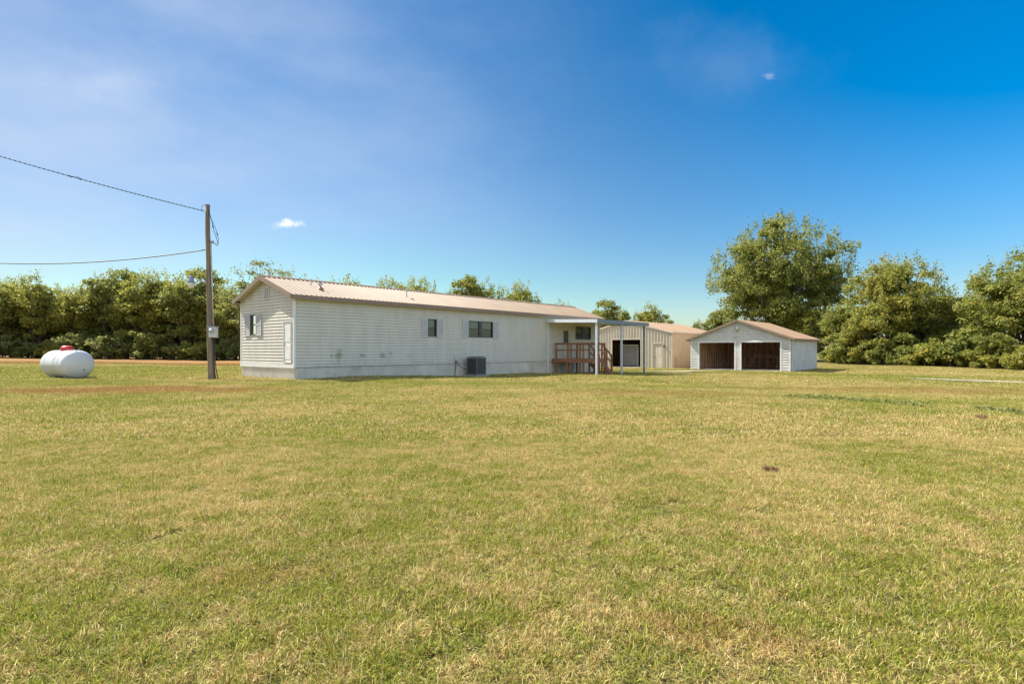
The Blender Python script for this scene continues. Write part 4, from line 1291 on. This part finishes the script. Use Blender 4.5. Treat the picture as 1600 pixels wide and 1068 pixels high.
def plant_trees():
    rnd = random.Random(5)
    # prototypes about 12 m tall
    P = [make_tree_meshes(11, 12, 3.6, 1.0, 115, 125, 0.31, 0.92, L_YELLOW, 0.17, 0.28, 16, 2),
         make_tree_meshes(12, 12, 3.2, 0.6, 105, 125, 0.31, 0.90, L_GREEN, 0.16, 0.30, 16, 3),
         make_tree_meshes(13, 12, 4.0, 1.4, 120, 125, 0.31, 0.95, L_YELLOW, 0.20, 0.26, 18, 2),
         make_tree_meshes(14, 12, 2.9, 1.6, 84, 120, 0.30, 0.85, L_GREEN, 0.15, 0.34, 16, 2)]
    SP = make_tree_meshes(21, 12, 4.6, 3.0, 110, 46, 0.24, 0.8, L_BUSH, 0.22, 0.35, 70, 4)
    # treeline behind the tank and the pole: (px, top row, depth, prototype)
    line = [(-95, 440, 92, 0), (-50, 432, 95, 2), (-12, 442, 90, 1), (22, 436, 96, 2), (58, 433, 93, 0), (92, 448, 98, 1), (118, 452, 94, 0), (146, 440, 96, 2), (172, 426, 95, 1), (198, 424, 97, 3),
            (228, 431, 94, 0), (258, 428, 96, 2), (286, 432, 93, 1), (312, 421, 97, 3), (340, 447, 95, 0), (368, 452, 93, 1)]
    n = len(line)
    for i, (px, py, Y, k) in enumerate(line):
        x, y = at_px(px, Y); h = top_h(py, Y, px)
        ordn = ORD[n - 1 - i]
        kind = ('yellowing', 'mid green', 'broad yellowing', 'slim green')[k]
        place_plant('treeline_tree', P[k], TN, x, y, h / 12.3 * (1.0 if k != 3 else 1.0), rnd.uniform(0, 6.28),
                    f'{kind} tree, {ordn} of the far treeline counting from the house towards the tank', 'tree', 'trees of the far treeline behind the tank')
    # second rank closing the gaps
    for i, px in enumerate((-70, -10, 45, 105, 150, 215, 270, 330, 385)):
        Y = 106; x, y = at_px(px, Y); h = top_h(458 + rnd.uniform(-6, 6), Y, px)
        place_plant('treeline_tree', P[(i * 3 + 1) % 4], TN, x, y, h / 12.3, rnd.uniform(0, 6.28), f'lower tree, {ORD[i]} of the rear rank glimpsed through the treeline behind the tank', 'tree', 'rear rank of the far treeline', sz=h / 12.3)
    # the trees showing over the house and shed roofs
    over = [(408, 408, 70, SP, 'sparse half bare tree rising behind the gable of the mobile home'), (452, 424, 76, SP, 'thin leaved tree top just beyond the gable peak over the roof'),
            (538, 432, 92, P[1], 'small tree top showing over the roof beside the thin vent pipe'), (607, 440, 92, P[0], 'yellowish round tree top over the house roof near the vent pipe'), (655, 436, 95, P[2], 'broad yellowish tree top over the middle of the house roof'),
            (728, 434, 84, P[3], 'slim ragged tree top over the double window of the house'), (760, 440, 86, P[1], 'green tree top next to the ragged slim one over the roof'), (808, 444, 88, P[2], 'wide tree top over the house roof between the double window and porch'),
            (875, 471, 100, P[1], 'tiny distant tree top peeping over the roof above the porch'), (945, 470, 82, P[3], 'upright green tree between the house roof end and the shed'), (965, 480, 86, P[1], 'smaller green tree close against the shed roof peak'),
            (1012, 478, 84, P[0], 'ragged tree showing above the middle of the shed roof'), (1035, 494, 90, P[1], 'low tree top above the peach shed roof slope'), (1095, 500, 92, P[1], 'low dim tree behind the gap between shed and garage roofs'), (1120, 486, 95, P[3], 'tree edge peeking beside the tall pecan above the garage roof')]
    for px, py, Y, mp, lab in over:
        x, y = at_px(px, Y); h = top_h(py, Y, px)
        place_plant('tree', mp, TN, x, y, h / 12.3, rnd.uniform(0, 6.28), lab, 'tree', 'trees behind the buildings')
    # the three big trees and their neighbours on the far side of the garage
    big = make_tree_meshes(31, 17.0, 8.0, 1.0, 330, 190, 0.26, 1.05, L_GREEN, 0.32, 0.22, 60, 3, 0.40)
    x, y = at_px(1220, 88); place_plant('tree', big, TN, x, y, 1.24, 0.4, 'tallest broad tree standing right behind the open garage', 'tree')
    b2 = make_tree_meshes(36, 12.2, 5.2, 0.8, 190, 180, 0.26, 0.95, L_YELLOW, 0.26, 0.30, 36, 4, 0.45)
    x, y = at_px(1402, 64); place_plant('tree', b2, TN, x, y, 0.95, 1.0, 'round bright yellow green tree between the tallest tree and the frame edge', 'tree')
    b3 = make_tree_meshes(33, 11.4, 5.0, 0.5, 190, 190, 0.25, 0.95, L_GREEN, 0.26, 0.24, 30, 4, 0.45)
    x, y = at_px(1604, 53); place_plant('tree', b3, TN, x, y, 0.91, 2.0, 'dense dark green tree leaning out of the frame edge by the path', 'tree')
    x, y = at_px(1700, 50); place_plant('tree', b3, TN, x, y, 0.92, 4.4, 'dense tree mostly cut off by the frame edge', 'tree')
    mid = [(1236, 480, 84, 1), (1268, 474, 80, 0), (1318, 470, 72, 1), (1345, 492, 66, 0), (1300, 480, 84, 1), (1462, 470, 68, 1), (1490, 478, 66, 2), (1520, 462, 62, 1), (1440, 482, 78, 0)]
    for i, (px, py, Y, k) in enumerate(mid):
        x, y = at_px(px, Y); h = top_h(py, Y, px)
        place_plant('tree', P[k], TN, x, y, h / 12.3 * 1.15, rnd.uniform(0, 6.28), f'low bushy tree filling gaps among the three big trees, {ORD[i]} out from the garage', 'tree', 'low trees between the big trees', sz=h / 12.3)
    # bushes
    B = [make_bush_meshes(51, 3.0, 2.2, 34, 70, 0.30, 0.62, L_BUSH), make_bush_meshes(52, 2.6, 2.0, 32, 70, 0.28, 0.58, L_PALE), make_bush_meshes(53, 3.6, 2.0, 36, 70, 0.30, 0.62, L_BUSH), make_bush_meshes(54, 3.8, 1.9, 60, 80, 0.24, 0.5, L_GREEN), make_bush_meshes(55, 2.4, 2.3, 48, 80, 0.24, 0.5, L_YELLOW)]
    k = 0
    for px in range(-100, 400, 21):
        Y = 89.5 + rnd.uniform(-1.2, 1.5); x, y = at_px(px + rnd.uniform(-5, 5), Y)
        place_plant('bush', B[(0, 3, 2, 0, 4)[k % 5]], BN, x, y, rnd.uniform(0.5, 1.35), rnd.uniform(0, 6.28), f'dark bush, {ORD[k]} along the foot of the far treeline counting towards the house', 'bush', 'bushes at the foot of the far treeline')
        k += 1
    for k, px in enumerate(range(-110, 420, 27)):
        x, y = at_px(px + rnd.uniform(-6, 6), 99 + rnd.uniform(-1, 1))
        place_plant('bush', B[(2, 0)[k % 2]], BN, x, y, rnd.uniform(1.3, 1.9), rnd.uniform(0, 6.28), f'bush, {ORD[k]} of the undergrowth seen between trunks behind the far treeline', 'bush', 'undergrowth behind the far treeline')
    k = 0
    for j in range(26):
        f = j / 25
        Y = 72 - 26 * f + rnd.uniform(-.8, .8); px = 1288 + (1600 - 1288) * (f ** 1.25) + rnd.uniform(-3, 3)
        for row in range(2 if j % 3 == 0 else 1):
            x, y = at_px(px, Y + 2.4 * row)
            x += 0.8 + 1.8 * row
            place_plant('bush', B[(1, 3, 4, 0, 3, 1, 4, 2)[(k * 3 + row) % 8]], BN, x, y, rnd.choice((0.4, 0.6, 0.75, 0.95, 1.25)) * (1 + 0.3 * row), rnd.uniform(0, 6.28), f'leafy bush, {ORD[k]} of the hedge row running from the garage out to the frame edge', 'bush', 'bushes along the hedge row beyond the garage')
            k += 1


plant_trees()


def build_weeds():
    rng = np.random.default_rng(77)
    line = np.array([(7.6, 15.6), (8.3, 14.6), (9.35, 13.0), (9.9, 11.9), (10.4, 10.9), (11.5, 10.0)])
    n = 3000
    f = rng.random(n) * (len(line) - 1); i = f.astype(int); f -= i
    p = line[i] * (1 - f)[:, None] + line[i + 1] * f[:, None]
    clus = rng.normal(size=(260, 2)) * 0.30
    p += clus[rng.integers(0, 260, n)] * np.array([0.8, 1.3]) + rng.normal(size=(n, 2)) * 0.06
    dens = np.array([mnoise.noise(Vector((a * 0.9, b * 0.9, 3.0))) for a, b in p])
    p = p[dens > -0.12 + 0.25 * (rng.random(n) - .5)]
    c = np.stack([p[:, 0], p[:, 1], ground_z(p[:, 0], p[:, 1]) + rng.uniform(0.01, 0.075, len(p))], 1)
    m = leaf_mat('weed_leaves', (0.085, 0.115, 0.028), (0.19, 0.21, 0.055), (0.26, 0.26, 0.08), 0.25)
    o = bpy.data.objects.new('weeds', leaf_mesh('weeds', c, rng.uniform(0.035, 0.08, len(c)), rng, m, 0.9)); COL.objects.link(o)
    tag(o, 'strip of low dark green broadleaf weeds across the dry lawn', 'weeds', None, 'stuff')


build_weeds()

# ------------------------------------------------------------------ grass
def build_grass():
    bm_ = blade_mat()
    rng = np.random.default_rng(7)

    def patch(name, size, n, h0, h1, w, seed):
        r = np.random.default_rng(seed)
        nt = max(6, int((size / 0.10) ** 2)); tc = (r.random((nt, 2)) - 0.5) * size; ti = r.integers(0, nt, n)
        loose = r.random(n) < 0.30
        off = r.normal(size=(n, 2)) * 0.022 * (w / 0.0042) ** 0.5
        base = np.zeros((n, 3)); base[:, :2] = np.where(loose[:, None], (r.random((n, 2)) - 0.5) * size, tc[ti] + off)
        ang = np.where(loose, r.random(n) * 2 * math.pi, np.arctan2(off[:, 1], off[:, 0]) + r.normal(0, 0.8, n))
        tb = r.random(nt)[ti]
        h = (0.7 + 0.6 * r.random(nt)[ti]) * r.uniform(h0, h1, n) * np.where(r.random(n) < 0.06, 1.6, 1.0)
        lean = np.clip(np.abs(r.normal(0.92, 0.40, n)), 0.05, 1.42)       # radians from vertical
        dirv = np.stack([np.cos(ang), np.sin(ang)], 1)
        side = np.stack([-np.sin(ang), np.cos(ang), np.zeros(n)], 1) * (w * r.uniform(.6, 1.3, n))[:, None] / 2
        # blades are twisted so that they do not all present the same edge
        tw = r.random(n) * 2 * math.pi
        side = np.stack([np.cos(tw), np.sin(tw), np.zeros(n)], 1) * np.linalg.norm(side, axis=1)[:, None]
        def along(f, bend):
            l = lean * bend
            return base + np.concatenate([dirv * (np.sin(l) * h * f)[:, None], (np.cos(l) * h * f)[:, None]], 1)
        m1 = along(0.55, 0.8); tip = along(1.0, 1.15)
        co = np.stack([base - side, base + side, m1 + side * .8, m1 - side * .8, tip], 1).reshape(-1, 3)
        i = np.arange(n)[:, None] * 5
        quads = i + np.array([[0, 1, 2, 3]]); tris = i + np.array([[3, 2, 4]])
        me = bpy.data.meshes.new(name)
        co = co.astype(np.float32); co[:, 2] -= 0.004
        me.vertices.add(len(co)); me.vertices.foreach_set('co', co.ravel())
        loops = np.concatenate([quads.ravel(), tris.ravel()]).astype(np.int32)
        starts = np.concatenate([np.arange(n) * 4, 4 * n + np.arange(n) * 3]).astype(np.int32)
        me.loops.add(len(loops)); me.loops.foreach_set('vertex_index', loops)
        me.polygons.add(2 * n); me.polygons.foreach_set('loop_start', starts)
        me.update(calc_edges=True)
        for an in ('rnd', 'rndb'):
            v = np.where(loose, r.random(n), 0.5 * tb + 0.5 * r.random(n)).astype(np.float32) if an == 'rnd' else r.random(n).astype(np.float32); a = me.attributes.new(an, 'FLOAT', 'FACE'); a.data.foreach_set('value', np.concatenate([v, v]))
        me.materials.append(bm_)
        return bpy.data.objects.new(name, me)

    def blocked(x, y):
        t_ = (x - HOME.x) * U.x + (y - HOME.y) * U.y; s = (x - HOME.x) * V.x + (y - HOME.y) * V.y
        b = (t_ > -0.1) & (t_ < 24.1) & (s > -0.05) & (s < 4.95)
        for o, L, y0, y1 in ((GARAGE, 8, -7.8, 0), (SHED, 12, 0, 9.3)):
            a = (x - o.x) * U.x + (y - o.y) * U.y; c = (x - o.x) * V.x + (y - o.y) * V.y
            b |= (a > -0.12) & (a < L + .1) & (c > y0 - .1) & (c < y1 + .1)
        for tr, w in ((TRACK_FAR, 1.25), (TRACK_NEAR, 0.95)):
            for (ax, ay), (bx, by) in zip(tr, tr[1:]):
                l2 = (bx - ax) ** 2 + (by - ay) ** 2
                f = np.clip(((x - ax) * (bx - ax) + (y - ay) * (by - ay)) / l2, 0, 1)
                b |= (np.hypot(x - ax - f * (bx - ax), y - ay - f * (by - ay)) < w) & (rng.random(len(x)) < 0.9)
        return b

    def zone(name, label, y0, y1, spacing, protos, smin, smax):
        n = int(((y1 + y0) / 2 * 1.9 + 5) * (y1 - y0) / spacing ** 2)
        y = y0 + (y1 - y0) * np.sqrt(rng.random(n) * (1 - (y0 / y1) ** 2) + (y0 / y1) ** 2) if y0 > 0 else rng.uniform(y0, y1, n)
        if y0 > 0: y = np.sqrt(rng.uniform(y0 ** 2, y1 ** 2, n))
        x = (rng.random(n) * 2 - 1) * (0.95 * y + 2.0)
        ok = ~blocked(x, y); x, y = x[ok], y[ok]
        co = np.stack([x, y, ground_z(x, y)], 1).astype(np.float32)
        me = bpy.data.meshes.new(name); me.vertices.add(len(co)); me.vertices.foreach_set('co', co.ravel())
        k = len(co)
        a = me.attributes.new('pick', 'INT', 'POINT'); a.data.foreach_set('value', rng.integers(0, len(protos), k).astype(np.int32))
        a = me.attributes.new('turn', 'FLOAT', 'POINT'); a.data.foreach_set('value', (rng.random(k) * 6.283).astype(np.float32))
        clum = 0.5 + 0.5 * np.sin(x * 1.9 + 2 * np.sin(y * 1.3)) * np.sin(y * 2.3 + 1.5 * np.sin(x * 1.1))
        a = me.attributes.new('size', 'FLOAT', 'POINT'); a.data.foreach_set('value', (smin + (smax - smin) * np.clip(0.55 * clum + 0.45 * rng.random(k), 0, 1)).astype(np.float32))
        o = bpy.data.objects.new(name, me); COL.objects.link(o)
        tag(o, label, 'grass', None, 'stuff')
        coll = bpy.data.collections.new(name + '_tufts')
        for q in protos: coll.objects.link(q)
        g = bpy.data.node_groups.new(name, 'GeometryNodeTree')
        g.interface.new_socket('Geometry', in_out='INPUT', socket_type='NodeSocketGeometry')
        g.interface.new_socket('Geometry', in_out='OUTPUT', socket_type='NodeSocketGeometry')
        N, Lk = g.nodes, g.links
        gi = N.new('NodeGroupInput'); go = N.new('NodeGroupOutput')
        ci = N.new('GeometryNodeCollectionInfo'); ci.inputs['Collection'].default_value = coll
        ci.inputs['Separate Children'].default_value = True; ci.inputs['Reset Children'].default_value = True
        ip = N.new('GeometryNodeInstanceOnPoints'); ip.inputs['Pick Instance'].default_value = True

        def attr(nm, ty):
            a = N.new('GeometryNodeInputNamedAttribute'); a.data_type = ty; a.inputs['Name'].default_value = nm
            return [s for s in a.outputs if s.name == 'Attribute' and s.enabled][0]
        cx = N.new('ShaderNodeCombineXYZ')
        Lk.new(attr('turn', 'FLOAT'), cx.inputs[2])
        Lk.new(gi.outputs[0], ip.inputs['Points']); Lk.new(ci.outputs[0], ip.inputs['Instance'])
        Lk.new(attr('pick', 'INT'), ip.inputs['Instance Index']); Lk.new(cx.outputs[0], ip.inputs['Rotation'])
        Lk.new(attr('size', 'FLOAT'), ip.inputs['Scale'])
        Lk.new(ip.outputs[0], go.inputs[0])
        md = o.modifiers.new('scatter', 'NODES'); md.node_group = g

    zone('grass', 'short dry grass blades in the nearest part of the lawn', 1.2, 8.0, 0.13, [patch('tuft', 0.34, 460, 0.015, 0.044, 0.0036, 100 + i) for i in range(8)], 0.85, 1.2)
    zone('grass', 'short dry grass of the middle lawn', 8.0, 24.0, 0.27, [patch('tuft', 0.6, 420, 0.022, 0.058, 0.0085, 200 + i) for i in range(8)], 0.85, 1.2)
    zone('grass', 'short grass of the far lawn near the buildings', 24.0, 60.0, 0.55, [patch('tuft', 1.2, 460, 0.03, 0.065, 0.022, 300 + i) for i in range(6)], 0.85, 1.2)


build_grass()
